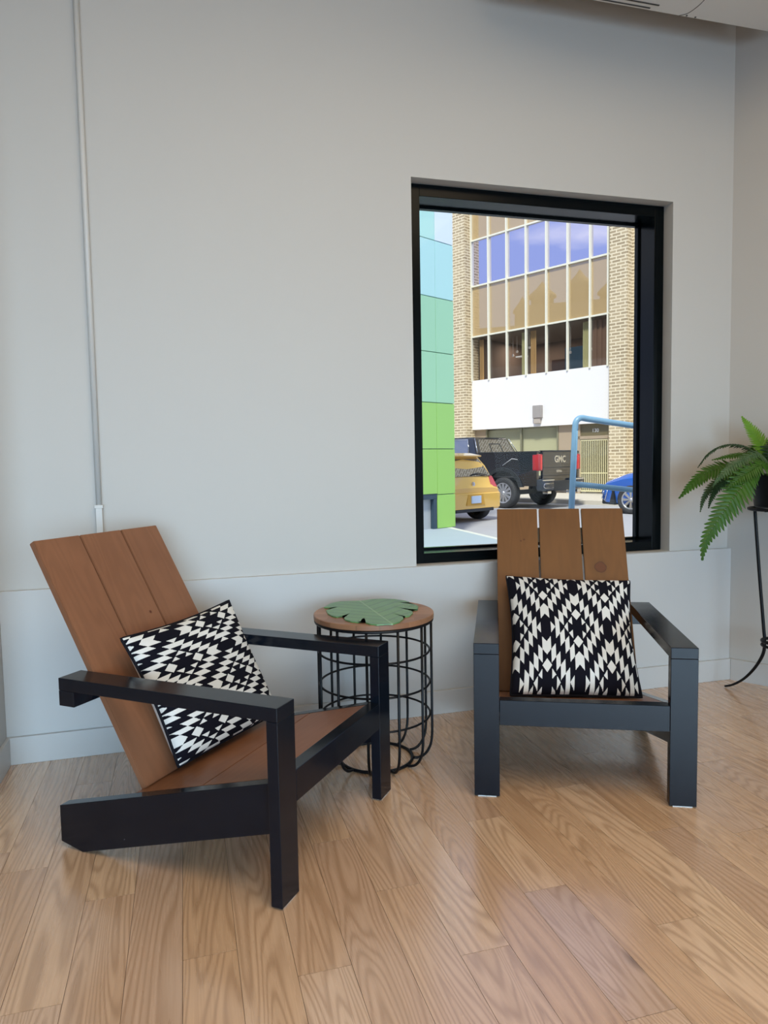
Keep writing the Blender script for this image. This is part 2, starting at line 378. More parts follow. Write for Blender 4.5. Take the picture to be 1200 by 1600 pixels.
# ================================================================== chairs
W_, lw, ld, hA, ta, La = .7206, .0857, .0336, .5323, .0368, .748
zr1, zr0, yr, tr = .3391, .2524, .0, .0395
so, sa, sb, sh, ye = .3416, .3343, .2590, .1355, .7894
yb, zb, yt, zt = .5089, .2048, .919, .922
bt = Vector((0, yt-yb, zt-zb)); BL_ = bt.length; bt.normalize(); bnorm = Vector((0, bt.z, -bt.y))  # towards the rear
def chair(label, loc, rz, gap, seed, knots, c1, c2):
    t = thing('adirondack_chair', label, 'chair', (loc[0], loc[1], 0), rz)
    H = W_/2
    for s in (-1, 1):
        xa, xb = (-H, -H+lw) if s < 0 else (H-lw, H)
        lg = obj('leg', bx((xa, 0, .004), (xb, ld, hA-ta), .0015), M_black, t)
        obj('felt_pad', bx((xa+.012, .004, 0), (xb-.012, ld-.004, .0045)), M_pad, lg)
        obj('armrest', bx((xa, 0, hA-ta), (xb, La, hA), .0018), M_black, t)
        xi = s*(so-.036); top = lambda y: sa-sb*y
        bm = bmesh.new()
        prism(bm, [(ld, top(ld)), (ye, top(ye)), (ye, .018), (ye-.085, 0), (ld, top(ld)-sh)], 'x', min(s*so, xi), max(s*so, xi), .0015)
        obj('side_rail', bm, M_black, t)
    obj('front_rail', bx((-H+lw+.0005, yr, zr0), (H-lw-.0005, yr+tr, zr1), .0015), M_black, t)
    # seat boards between the side rails, following their slope
    n = Vector((0, sb, 1)).normalized(); u = Vector((0, 1, -sb)).normalized()
    ys = [.0405, .285, .529]
    for k in range(2):
        bm = bmesh.new(); a, c = ys[k]+.0015, ys[k+1]-.0015; hw = so-.0375
        P = lambda x, y, d: (x, y-d*n.y, sa-sb*y-d*n.z)
        hexa(bm, [P(-hw, a, .022), P(hw, a, .022), P(hw, c, .022), P(-hw, c, .022), P(-hw, a, .0005), P(hw, a, .0005), P(hw, c, .0005), P(-hw, c, .0005)])
        bmesh.ops.bevel(bm, geom=list(bm.edges), offset=.0015, segments=2, affect='EDGES')
        obj('seat_board', bm, cedar('cedar seat', seed+k*2.3, (.20, .080, .035), (.29, .13, .065), 'x'), t)
    obj('rear_crosspiece', bx((-so+.037, .535, .105), (so-.037, .575, .165), .0015), M_black, t)
    # back slats
    hb = .2762; edges = [-hb, -.0930, .0930, hb]
    for k in range(3):
        a = edges[k]+(gap/2 if k else 0); c = edges[k+1]-(gap/2 if k < 2 else 0)
        bm = bmesh.new(); o0 = Vector((0, yb, zb))
        P = lambda x, h, d: Vector((x, 0, 0))+o0+bt*h+bnorm*d
        hexa(bm, [P(a, .0, 0), P(c, .0, 0), P(c, .0, .022), P(a, .0, .022), P(a, BL_, 0), P(c, BL_, 0), P(c, BL_, .022), P(a, BL_, .022)])
        bmesh.ops.bevel(bm, geom=list(bm.edges), offset=.002, segments=2, affect='EDGES')
        obj('back_slat', bm, cedar('cedar slat', seed+5+k*3.7, c1, c2, knots=[q for q in knots if a-.01 < q[0] < c+.01]), t)
    bm = bmesh.new()
    box(bm, (-so-.019, .690, hA-ta-.046), (so+.019, La, hA-ta-.0005), .0015); obj('arm_crossbeam', bm, M_black, t)
    bm = bmesh.new(); o0 = Vector((0, yb, zb)); h0, h1 = BL_-.155, BL_-.085
    P = lambda x, h, d: Vector((x, 0, 0))+o0+bt*h+bnorm*d
    hexa(bm, [P(-.235, h0, .0222), P(.235, h0, .0222), P(.235, h0, .045), P(-.235, h0, .045), P(-.235, h1, .0222), P(.235, h1, .0222), P(.235, h1, .045), P(-.235, h1, .045)])
    obj('back_cleat', bm, M_black, t)
    return t
CL, CR = (.4314, -.9662, .8886), (1.2468, -.9646, -.4292)
chair('black framed adirondack chair with brown slats at left, turned sideways to the viewer', CL[:2], CL[2], .0045, 1.0, [(-.02, .72, .573, .006), (.05, .76, .645, .005)], (.185, .075, .036), (.265, .118, .060))
chair('black framed adirondack chair with a big knot in its slat, in front of the window', CR[:2], CR[2], .0085, 9.0, [(.163, .779, .677, .026), (-.158, .842, .790, .004), (-.172, .84, .784, .003)], (.115, .040, .008), (.165, .062, .014))

# ------------------------------------------------------------------ cushions
def kilim(u, v):
    """u, v in 0..1 across the cushion face -> 1 white, 0 black"""
    X, Y = u, v
    j = math.floor(Y/382-.5+.0)
    for jj in (j, j+1, j-1):
        cyy = (jj+.5)*382-72
        sh_ = -75 if jj % 2 else 165
        i = round((X-90-sh_)/480)
        for ii in (i, i-1, i+1):
            ax = abs(X-(90+sh_+ii*480)); ay = abs(Y-cyy)
            if ax > 200 or ay > 310: continue
            k = int(ax//33.4); fx = ax-33.4*k; g = 1.14*fx
            yo = 272-55*k+g; yi = yo-95
            if k == 0: yi = 179+1.14*fx
            if k == 5: yo = 1.3*fx; yi = -9
            if k <= 5 and max(0, yi) <= ay <= yo: return 1
            d = ax/102+ay/140
            if ax/36+abs(ay-107)/46 < 1: return 1
            if d < .965 and ax > 36:
                if ax > 69.5 or ay > 21+.85*(ax-36): return 1
    return 0
def cushion(label, corners, T, frame, su=0., sv=0., sag=0.):
    """corners TL,TR,BL,BR in chair coordinates; face towards the front"""
    root = frame; N = 330
    TL, TR, BL, BR = [Vector(c) for c in corners]
    def P(u, v, side):
        # pinched outline
        pu = u+(.5-u)*.07*math.sin(PI*v)*(1 if True else 0)*abs(2*u-1)**1.0
        pv = v+(.5-v)*(.055 if v < .5 else .012)*math.sin(PI*u)*abs(2*v-1)
        p = (TL*(1-pu)+TR*pu)*(1-pv)+(BL*(1-pu)+BR*pu)*pv
        nn = (TR-TL+BR-BL).cross(BL-TL+BR-TR).normalized()
        if nn.y > 0: nn = -nn
        a = max(0, 1-abs(2*u-1)**2.4); c = max(0, 1-abs(2*v-1)**2.4)
        h = T*(a*c)**.42
        wr = .0035*math.sin(9*u+3*v)*math.sin(7*v+1)*(a*c)
        low = 1+.22*(v-.5)
        return p+nn*side*(h*low+.0035)+nn*wr + Vector((0, 0, -sag*math.sin(PI*u)*(1-v)))
    bm = bmesh.new(); lay = bm.loops.layers.float_color.new('kilim')
    g = [[bm.verts.new(P(i/N, j/N, 1)) for i in range(N+1)] for j in range(N+1)]
    for j in range(N):
        for i in range(N):
            f = bm.faces.new((g[j][i], g[j+1][i], g[j+1][i+1], g[j][i+1])); f.smooth = True
            a_, c_ = (i+.5)/N, (j+.5)/N; w = kilim(c_*960+170, a_*930+250) if su else kilim(a_*960, c_*930)
            for l in f.loops: l[lay] = (w, w, w, 1)
    K = 44
    h = [[bm.verts.new(P(i/K, j/K, -1)) for i in range(K+1)] for j in range(K+1)]
    for j in range(K):
        for i in range(K):
            f = bm.faces.new((h[j][i], h[j][i+1], h[j+1][i+1], h[j+1][i])); f.smooth = True
    # piped edge all round joins both faces
    loop = [P(k/60, 0, 0) for k in range(60)]+[P(1, k/60, 0) for k in range(60)]+[P(1-k/60, 1, 0) for k in range(60)]+[P(0, 1-k/60, 0) for k in range(60)]
    t = thing('throw_cushion', label, 'cushion', frame.location, frame.rotation_euler.z)
    o = obj('cover', bm, M_kilim, t, keep=True)
    bm = bmesh.new(); tube(bm, loop, .0052, 8, closed=True); obj('piping', bm, M_pipe, t)
    return t
b = NB('black and white kilim weave'); at = b.n('ShaderNodeAttribute', attribute_name='kilim'); wv = b.noise(b.pos((1, 1, 1)), 420, 2)
c = b.mix(at.outputs['Fac'], (.0045, .0045, .009, 1), (.66, .65, .62, 1))
b.bsdf(Base_Color=c, Roughness=.9, Specular_IOR_Level=.12); b.bump(wv, .25, .0012); M_kilim = b.m
M_pipe = simple('black cotton piping', (.006, .006, .010), .9, 0, 0, 8, .2, .3, 300)
class F_: pass
def fr_(c):
    f = F_(); f.location = (c[0], c[1], 0); f.rotation_euler = F_(); f.rotation_euler.z = c[2]; return f
cushion('black and white kilim cushion standing upright on the chair by the window', [(-.238, .688, .647), (.266, .680, .632), (-.232, .222, .284), (.250, .330, .257)], .070, fr_(CR))
cushion('black and white kilim cushion slumped askew on the sideways chair', [(-.200, .655, .618), (.318, .628, .640), (-.180, .470, .234), (.300, .420, .2465)], .064, fr_(CL), .03, .05)

# ================================================================== side table
TX, TY, TZ, TR_ = .680, -.411, .5762, .2289
tb = thing('side_table', 'round wood topped side table on a black wire cage, between the two chairs', 'table', (TX, TY, 0))
b = NB('acacia butcher block'); p = b.n('ShaderNodeTexCoord').outputs['Object']; x = b.n('ShaderNodeSeparateXYZ', {0: p})
rot = b.n('ShaderNodeMapping', {0: p, 'Rotation': (0, 0, .35)}).outputs[0]
br = b.n('ShaderNodeTexBrick', {'Vector': rot, 'Color1': (.44, .23, .12, 1), 'Color2': (.22, .10, .05, 1), 'Mortar': (.2, .1, .05, 1), 'Scale': 1.0, 'Mortar Size': .0006, 'Brick Width': .16, 'Row Height': .045}, offset=.37)
gr = b.noise(b.n('ShaderNodeMapping', {0: rot, 'Scale': (3, 60, 3)}).outputs[0], 2, 4)
c = b.mix(b.math('MULTIPLY', gr, .5), br.outputs[0], (.17, .075, .035, 1)); b.bsdf(Base_Color=c, Roughness=.42); b.bump(gr, .08, .001)
bm = bmesh.new(); r_ = TR_
lathe(bm, [(0, TZ-.020), (r_-.002, TZ-.020), (r_, TZ-.018), (r_, TZ-.002), (r_-.002, TZ), (0, TZ)], 72); obj('table_top', bm, b.m, tb)
smooth_by_angle(tb.children[0] if tb.children else bpy.data.objects['table_top'], 40)
def ringpts(r, z, n=64): return [(r*math.cos(2*PI*k/n), r*math.sin(2*PI*k/n), z) for k in range(n)]
bm = bmesh.new(); tube(bm, ringpts(.222, TZ-.0262), .006, 8, closed=True); obj('rim_ring', bm, M_metal, tb)
for z in (.431, .307, .183):
    bm = bmesh.new(); tube(bm, ringpts(.2105, z), .0042, 8, closed=True); obj('hoop', bm, M_metal, tb)
bm = bmesh.new(); tube(bm, ringpts(.140, .0065), .0062, 8, closed=True); obj('base_ring', bm, M_metal, tb)
NR = 12
for k in range(NR):
    a = 2*PI*k/NR+math.radians(-22); ca, sa_ = math.cos(a), math.sin(a); pts = []
    prof = [(.218, TZ-.028), (.218, .16), (.2175, .11), (.213, .070), (.200, .038), (.182, .0185), (.163, .010), (.146, .0085)]
    pr = bez([(r, 0, z) for r, z in prof[1:]], 4); pts = [(prof[0][0]*ca, prof[0][0]*sa_, prof[0][1])]+[(q.x*ca, q.x*sa_, q.z) for q in pr]
    bm = bmesh.new(); tube(bm, pts, .0052, 8); obj('cage_rod', bm, M_metal, tb)

# leaf shaped placemat
leaf = [(.656,-.68),(.68,-.685),(.712,-.662),(.742,-.614),(.749,-.582),(.728,-.515),(.759,-.583),(.775,-.581),(.805,-.532),(.811,-.497),(.781,-.417),(.819,-.466),(.841,-.479),(.861,-.428),(.864,-.388),(.811,-.311),(.848,-.333),(.857,-.321),(.844,-.285),(.816,-.243),(.773,-.218),(.731,-.21),(.677,-.226),(.63,-.216),(.588,-.208),(.544,-.235),(.502,-.305),(.531,-.321),(.557,-.319),(.499,-.367),(.494,-.428),(.5,-.473),(.513,-.499),(.536,-.492),(.572,-.461),(.536,-.528),(.534,-.558),(.548,-.592),(.568,-.615),(.581,-.604),(.595,-.57),(.607,-.556),(.603,-.587),(.594,-.629),(.604,-.657),(.623,-.677)]
leaf = [((x*1.01-TX)*.97, ((y+3.005)*1.01-3.005-TY)*.955+.004) for x, y in leaf]
b = NB('green vinyl leaf'); p = b.n('ShaderNodeTexCoord').outputs['Object']; x = b.n('ShaderNodeSeparateXYZ', {0: p})
rib = b.math('ABSOLUTE', b.math('ADD', x.outputs[0], b.math('MULTIPLY', x.outputs[1], .02)))
diag = b.math('SINE', b.math('MULTIPLY', b.math('SUBTRACT', x.outputs[1], b.math('MULTIPLY', rib, .9)), 95.0))
c = b.mix(b.noise(p, 9, 3), (.075, .19, .07, 1), (.15, .32, .11, 1)); c = b.mix(b.n('ShaderNodeMapRange', {0: diag, 1: .6, 2: 1.0, 3: 0.0, 4: .55}).outputs[0], c, (.04, .10, .055, 1))
c = b.mix(b.n('ShaderNodeMapRange', {0: rib, 1: .002, 2: .004, 3: .7, 4: 0.0}).outputs[0], c, (.27, .42, .22, 1))
b.bsdf(Base_Color=c, Roughness=.33)
b.bump(b.math('MULTIPLY', b.math('SINE', b.math('MULTIPLY', x.outputs[0], 1500)), b.math('SINE', b.math('MULTIPLY', x.outputs[1], 1500))), .15, .0005)
bm = bmesh.new(); prism(bm, leaf, 'z', 0, .0045)
bmesh.ops.triangulate(bm, faces=[f for f in bm.faces if len(f.verts) > 4])
o = obj('leaf_placemat', bm, b.m); o.location = (TX, TY, TZ+.0003); tag(o, 'green monstera leaf placemat lying on the round side table', 'placemat')

# ================================================================== plant stand and fern
PC = Vector((2.595, -.398, 0))
ps = thing('plant_stand', 'tall black metal plant stand with curved legs in the right corner', 'plant stand', PC)
a0 = math.atan2(.98558, -.16919)
legp = [(.126, .905), (.112, .76), (.094, .583), (.078, .44), (.066, .33), (.0615, .286), (.066, .222), (.105, .146), (.164, .074), (.225, .027), (.270, .006)]
for k in range(3):
    a = a0+(0, 2.235, -2.03)[k]
    pr = bez([(r, 0, z) for r, z in legp], 5); bm = bmesh.new()
    n = len(pr); tube(bm, [(q.x*math.cos(a), q.x*math.sin(a), q.z) for q in pr], [.0075 if i < n*.6 else .0075-.0025*(i-n*.6)/(n*.4) for i in range(n)], 8)
    obj('leg', bm, M_metal, ps)
for r, z, tk in ((.126, .903, .007), (.0605, .292, .0075), (.0605, .272, .0065)):
    bm = bmesh.new(); tube(bm, ringpts(r, z, 40), tk, 8, closed=True); obj('ring', bm, M_metal, ps)
bm = bmesh.new()
for k in range(2): tube(bm, [(.12*math.cos(k*PI/2+.3), .12*math.sin(k*PI/2+.3), .897), (-.12*math.cos(k*PI/2+.3), -.12*math.sin(k*PI/2+.3), .897)], .004, 6)
obj('pot_support', bm, M_metal, ps)
fern = thing('potted_fern', 'leafy green boston fern in a black pot on the tall stand', 'plant', (PC.x, PC.y, .911))
M_pot = simple('black pot', (.003, .003, .0035), .4, 0, 0, 8, .25)
bm = bmesh.new(); lathe(bm, [(0, 0), (.098, 0), (.104, .004), (.116, .10), (.124, .135), (.124, .150), (.116, .150), (.112, .130), (0, .128)], 40); o = obj('pot', bm, M_pot, fern); smooth_by_angle(o, 35)
bm = bmesh.new(); lathe(bm, [(.1125, .1315), (.07, .137), (0, .138)], 24); obj('soil', bm, simple('potting soil', (.02, .012, .008), .95, 0, .4, 60), fern)
def fern_mat(name, c1, c2, tr):
    b = NB(name); f = b.noise(b.pos(), 22, 3)
    q = b.bsdf(Base_Color=b.mix(f, (*c1, 1), (*c2, 1)), Roughness=.45, Specular_IOR_Level=.35)
    t = b.n('ShaderNodeBsdfTranslucent', {0: (c2[0]*1.5, c2[1]*1.5, c2[2], 1)}); m = b.n('ShaderNodeMixShader', {0: tr, 1: q.outputs[0], 2: t.outputs[0]})
    b.t.links.new(m.outputs[0], b.o.inputs[0]); return b.m
M_fd = fern_mat('dark fern frond', (.006, .024, .006), (.022, .070, .014), .12)
M_fm = fern_mat('mid green fern frond', (.012, .050, .002), (.050, .140, .006), .20)
M_fl = fern_mat('light green fern frond', (.09, .22, .015), (.19, .38, .04), .32)
M_fg = fern_mat('grey green fern frond', (.025, .065, .022), (.080, .140, .055), .12)
def frond(pts, hw, m, seed, nrm=None, n=30, start=.12, droop=.25, fat=1.0):
    rnd = random.Random(seed); c = bez([Vector(p)-Vector(fern.location) for p in pts], 10); L_ = [0]
    for i in range(1, len(c)): L_.append(L_[-1]+(c[i]-c[i-1]).length)
    tot = L_[-1]
    def at(s):
        s = max(0, min(1, s))*tot
        for i in range(1, len(c)):
            if L_[i] >= s:
                t = (s-L_[i-1])/max(1e-6, L_[i]-L_[i-1]); return c[i-1].lerp(c[i], t), (c[i]-c[i-1]).normalized()
        return c[-1], (c[-1]-c[-2]).normalized()
    bm = bmesh.new(); tube(bm, [c[i] for i in range(0, len(c), 2)]+([c[-1]] if (len(c)-1) % 2 else []), .0014, 5)
    step = tot/n
    for k in range(n):
        s = start+(1-start)*(k+.5)/n; p, t = at(s)
        ref = Vector(nrm) if nrm else Vector((0, 0, 1)); side = t.cross(ref)
        if side.length < .05: side = t.cross(Vector((.5, -.8, .3)))
        side.normalize(); nn = side.cross(t).normalized()
        w = hw*(min(1, .55+2.2*(s-start)))*(1-max(0, (s-.35)/.65)**1.7*.93)
        for sg in (-1, 1):
            d = (side*sg+t*(.28+.5*s)+nn*rnd.uniform(-.12, .12)-Vector((0, 0, droop*.5))).normalized()
            wl = w*rnd.uniform(.9, 1.08); bw = min(step*.40*fat, .011)
            tt = t*.95
            q0 = p; up_ = nn*.0025
            row = []
            for f, ww in ((0, .55), (.12, 1.15), (.45, 1.0), (.8, .6), (1, .03)):
                cpt = q0+d*wl*f-Vector((0, 0, droop*wl*.35*f*f))
                row.append((bm.verts.new(cpt-tt*bw*ww), bm.verts.new(cpt+up_*(1 if f < 1 else 0)), bm.verts.new(cpt+tt*bw*ww)))
            for i in range(4):
                for j in range(2): bm.faces.new((row[i][j], row[i][j+1], row[i+1][j+1], row[i+1][j]))
    return obj('frond', bm, m, fern, keep=True)
VN = (-.27, -.93, .25)    # leaves that show their face
frond([(2.639,-.338,1.046),(2.616,-.303,1.15),(2.577,-.264,1.24),(2.535,-.225,1.329)], .056, M_fl, 1, VN, 24, .15, -.1, 1.25)
frond([(2.609,-.361,1.038),(2.529,-.298,1.172),(2.446,-.251,1.2),(2.373,-.212,1.167),(2.32,-.193,1.093)], .05, M_fd, 2, None, 34, .15, .5)
frond([(2.609,-.361,1.038),(2.48,-.37,1.137),(2.361,-.367,1.147),(2.263,-.351,1.129)], .036, M_fm, 3, (0, -.6, .8), 26, .2, .3)
frond([(2.568,-.402,1.04),(2.43,-.459,1.145),(2.29,-.484,1.119),(2.187,-.501,1.067),(2.147,-.493,1.017)], .052, M_fg, 4, (-.1, -.6, .7), 32, .12, .4)
frond([(2.56,-.4,1.034),(2.422,-.377,1.094),(2.255,-.353,1.081),(2.177,-.335,1.025),(2.124,-.314,.963)], .062, M_fm, 5, (-.3, -.75, .6), 26, .2, .3, 1.25)
frond([(2.6,-.359,1.033),(2.454,-.286,1.049),(2.367,-.243,1.012),(2.322,-.235,.953),(2.303,-.234,.889)], .038, M_fg, 6, VN, 24, .3, .3)
frond([(2.6,-.359,1.033),(2.431,-.311,1.041),(2.358,-.283,1.007),(2.335,-.27,.955),(2.319,-.269,.908)], .04, M_fd, 7, VN, 24, .3, .3)
frond([(2.52,-.44,1.036),(2.339,-.522,1.083),(2.233,-.55,1.005),(2.137,-.552,.894),(2.077,-.542,.797),(2.059,-.543,.717)], .080, M_fm, 8, (-.35, -.9, .25), 27, .22, .15, 1.45)
frond([(2.52,-.44,1.036),(2.403,-.506,1.109),(2.31,-.534,1.084),(2.221,-.544,1.04),(2.174,-.543,1.007)], .055, M_fm, 9, (-.2, -.8, .6), 28, .15, .3)
rf = random.Random(3)
for k in range(15):   # the rest of the crown, mostly outside the picture
    a = -2.2+k*(3.9/15)+rf.uniform(-.1, .1); r = rf.uniform(.16, .30); hz = rf.uniform(.05, .22)
    if math.cos(a)*r*.8563+math.sin(a)*r*.5164 > .16: r = .17
    b0 = Vector((PC.x+.04*math.cos(a), PC.y+.04*math.sin(a), 1.045))
    pts = [b0, b0+Vector((r*.45*math.cos(a), r*.45*math.sin(a), hz)), b0+Vector((r*.9*math.cos(a), r*.9*math.sin(a), hz*.8)), b0+Vector((r*1.15*math.cos(a), r*1.15*math.sin(a), hz*.8-.12))]
    frond(pts, .05, rf.choice([M_fm, M_fd, M_fm, M_fg]), 20+k, None, 24, .12, .3)
for k in range(7):    # short inner fronds hide the soil
    a = 2.2+k*.55; b0 = Vector((PC.x, PC.y, 1.043)); r = .13
    pts = [b0, b0+Vector((r*.5*math.cos(a), r*.5*math.sin(a), .07)), b0+Vector((r*math.cos(a), r*math.sin(a), .06)), b0+Vector((r*1.25*math.cos(a), r*1.25*math.sin(a), .0))]
    frond(pts, .045, rf.choice([M_fd, M_fd, M_fm]), 50+k, None, 20, .1, .3)

# ================================================================== outside
G = -.16
AV = Vector((math.sin(-.48425), math.cos(-.48425), 0)); BV = Vector((math.cos(-.48425), -math.sin(-.48425), 0))   # along the street (away), across it (away)
P0 = Vector((13.118, 17.174, 0)); RZ = math.atan2(BV.y, BV.x)-PI/2      # building frame: +x right along facade, +y into the building
b = NB('asphalt'); p = b.pos(); c = b.mix(b.noise(p, 3, 6), (.36, .36, .375, 1), (.44, .44, .45, 1)); b.bsdf(Base_Color=c, Roughness=.9); b.bump(b.noise(p, 120, 3), .3, .01); M_asph = b.m
M_conc = simple('pale concrete', (.56, .52, .44), .85, 0, .08, 1.5)
M_walk = simple('blue grey concrete', (.36, .425, .48), .8, 0, .06, 2)
M_kerb = simple('pale kerb', (.62, .62, .58), .8)
bm = bmesh.new(); box(bm, (-30, TH+.02, G-.3), (60, 70, G)); road = struct('road', bm, M_asph, 'pale grey street surface')
bm = bmesh.new(); box(bm, (-4, TH+.001, G), (4.37, 15, -.0205)); struct('sidewalk', bm, M_walk, 'blue grey pavement beside the tiled wall')
bm = bmesh.new(); box(bm, (4.37, TH+.001, G), (4.47, 15.3, -.02)); struct('kerb', bm, M_kerb)
fx = lambda s, off, z: P0-AV*0+AV*s-BV*off+Vector((0, 0, z))
bm = bmesh.new(); prism(bm, [(fx(-14, 3.3, 0).x, fx(-14, 3.3, 0).y), (fx(22, 3.3, 0).x, fx(22, 3.3, 0).y), (fx(22, -3, 0).x, fx(22, -3, 0).y), (fx(-14, -3, 0).x, fx(-14, -3, 0).y)], 'z', G, -.045)
struct('far_sidewalk', bm, M_conc, 'cream pavement in front of the office building')
bm = bmesh.new(); box(bm, (2.2, .9, -.02), (6.0, 2.35, .36)); struct('ramp_landing', bm, M_conc)

# --- office building
ob = thing('office_building', 'tan brick office building with a white band and large gridded windows across the street', 'building', (P0.x, P0.y, 0), RZ)
b = NB('buff brick'); t = b.n('ShaderNodeTexCoord').outputs['Object']; x = b.n('ShaderNodeSeparateXYZ', {0: t})
v = b.n('ShaderNodeCombineXYZ', {0: b.math('ADD', x.outputs[0], x.outputs[1]), 1: x.outputs[2], 2: 0.0}).outputs[0]
br = b.n('ShaderNodeTexBrick', {'Vector': v, 'Color1': (.52, .42, .265, 1), 'Color2': (.36, .285, .175, 1), 'Mortar': (.80, .70, .50, 1), 'Scale': 1.0, 'Mortar Size': .018, 'Mortar Smooth': .1, 'Bias': 0.0, 'Brick Width': .30, 'Row Height': .1})
b.bsdf(Base_Color=br.outputs[0], Roughness=.9); M_brick = b.m
M_band = simple('white stucco', (.86, .85, .84), .8, 0, .03, 1)
M_mull = simple('cream aluminium mullion', (.80, .79, .66), .45)
def mirror(name, tint, base, fac):
    b = NB(name); g = b.n('ShaderNodeBsdfGlossy', {0: (*tint, 1), 'Roughness': .01}); d = b.n('ShaderNodeBsdfDiffuse', {0: (*base, 1)})
    m = b.n('ShaderNodeMixShader', {0: fac, 1: d.outputs[0], 2: g.outputs[0]}); b.t.links.new(m.outputs[0], b.o.inputs[0]); return b.m
M_span = mirror('tan spandrel glass', (1, .95, .85), (.46, .33, .165), .20)
M_sky = mirror('blue reflective glass', (.85, .82, 1.0), (.10, .10, .14), .78)
b = NB('tinted clear glass'); g = b.n('ShaderNodeBsdfGlossy', {0: (.9, .95, 1, 1), 'Roughness': .01}); d = b.n('ShaderNodeBsdfTransparent', {0: (.90, .89, .88, 1)})
m_ = b.n('ShaderNodeMixShader', {0: .05, 1: d.outputs[0], 2: g.outputs[0]}); b.t.links.new(m_.outputs[0], b.o.inputs[0]); M_tint = b.m
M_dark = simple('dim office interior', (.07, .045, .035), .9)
M_curt = simple('yellow green curtain', (.55, .54, .28), .9); M_curt2 = simple('ochre curtain', (.55, .36, .15), .9)
M_curt3 = simple('brown curtain', (.20, .12, .08), .9); M_teal = simple('blue office partition', (.03, .14, .24), .6)
M_lamp = simple('pale pendant lamp', (.9, .9, .9), .4)
M_beig = simple('beige masonry', (.42, .33, .23), .9, 0, .06, 3)
def Q(s0, s1, z0, z1, o0, o1):   # s measured to the left, o towards the viewer
    return bx((-s1, -o1, z0), (-s0, -o0, z1))
ms = [-.08, .557, 1.387, 2.21, 3.04, 3.864, 4.68, 5.487]; hz_ = [4.09, 5.70, 7.54, 9.20, 11.0]
for s in ((-.92, -.33), (5.49, 6.09)):
    obj('brick_pillar', Q(s[0], s[1], -.05, 13, -.6, .4), M_brick, ob)
obj('brick_wall', Q(-7.5, -.92, -.05, 13, -3.0, .1), M_brick, ob)
obj('brick_wall', Q(6.09, 16, -.05, 13, -3.0, .1), M_brick, ob)
obj('white_band', Q(-.33, 5.49, 2.26, 4.09, -.35, .03), M_band, ob)
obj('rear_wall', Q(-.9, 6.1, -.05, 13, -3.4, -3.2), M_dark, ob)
for k in range(7):
    a, c = ms[k], ms[k+1]; a = -.33 if k == 0 else a
    obj('window_pane', Q(a, c, 4.09, 5.70, -.035, -.02), M_tint, ob)
    obj('spandrel_panel', Q(a, c, 5.70, 7.54, -.06, -.02), M_span, ob)
    obj('upper_window_pane', Q(a, c, 7.54, 9.20, -.06, -.02), M_sky, ob)
    obj('spandrel_panel', Q(a, c, 9.20, 11.0, -.06, -.02), M_span, ob)
    obj('upper_window_pane', Q(a, c, 11.0, 12.6, -.06, -.02), M_sky, ob)
for k, s in enumerate(ms):
    obj('mullion', Q(s-.028, s+.028, 4.05, 12.6, -.02, .07), M_mull, ob)
for z in (5.70, 7.54, 9.20, 11.0):
    obj('transom', Q(-.33, 5.49, z-.028, z+.028, -.02, .045), M_mull, ob)
obj('parapet', Q(-.33, 5.49, 12.6, 13, -.4, .05), M_band, ob)
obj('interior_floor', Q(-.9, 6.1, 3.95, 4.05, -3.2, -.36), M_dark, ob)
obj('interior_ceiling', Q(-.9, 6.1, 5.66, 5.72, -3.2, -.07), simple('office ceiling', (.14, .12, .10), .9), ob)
for s0, s1, m in ((.72, .96, M_curt), (2.79, 3.02, M_curt2), (3.2, 3.39, M_curt), (5.11, 5.29, M_curt2), (-.1, .62, M_curt3)):
    bm = bmesh.new(); n = 8; s0, s1 = min(s0, s1), max(s0, s1)
    for k in range(n):
        u0, u1 = s0+(s1-s0)*k/n, s0+(s1-s0)*(k+1)/n; box(bm, (-u1, .18+.03*(k % 2), 4.06), (-u0, .22+.03*(k % 2), 5.6))
    obj('curtain', bm, m, ob)
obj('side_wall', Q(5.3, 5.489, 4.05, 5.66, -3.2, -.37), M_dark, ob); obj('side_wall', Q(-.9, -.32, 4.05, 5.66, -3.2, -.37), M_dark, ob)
obj('partition', Q(1.42, 2.2, 4.06, 5.0, -1.2, -1.1), M_teal, ob); obj('partition', Q(2.3, 3.0, 4.06, 4.7, -1.6, -1.5), simple('red brown partition', (.13, .05, .035), .8), ob)
obj('shelf', Q(3.4, 3.8, 4.80, 4.84, -.6, -.4), M_lamp, ob)
for s, z in ((4.28, 4.98), (4.1, 5.1), (3.55, 5.18), (3.42, 5.02), (1.15, 5.0), (1.0, 4.82), (1.85, 4.8)):
    bm = bmesh.new(); lathe(bm, [(0, .05), (.03, .03), (.045, -.01), (.03, -.05), (0, -.055)], 10, (-s, .9, z)); tube(bm, [(-s, .9, z+.05), (-s, .9, 5.66)], .006, 5); obj('pendant_lamp', bm, M_lamp, ob)
for s_ in (1.2, 4.2):
    ol = bpy.data.lights.new('office_fill_light', 'AREA'); ol.shape = 'RECTANGLE'; ol.size = 1.6; ol.size_y = .8; ol.energy = 75; ol.color = (1, .85, .7)  # added fill to brighten the office interior; the pendant lamps emit nothing
    oo = bpy.data.objects.new('office_fill_light', ol); COL.objects.link(oo); oo.parent = ob; oo.location = (-s_, 2.0, 5.6)
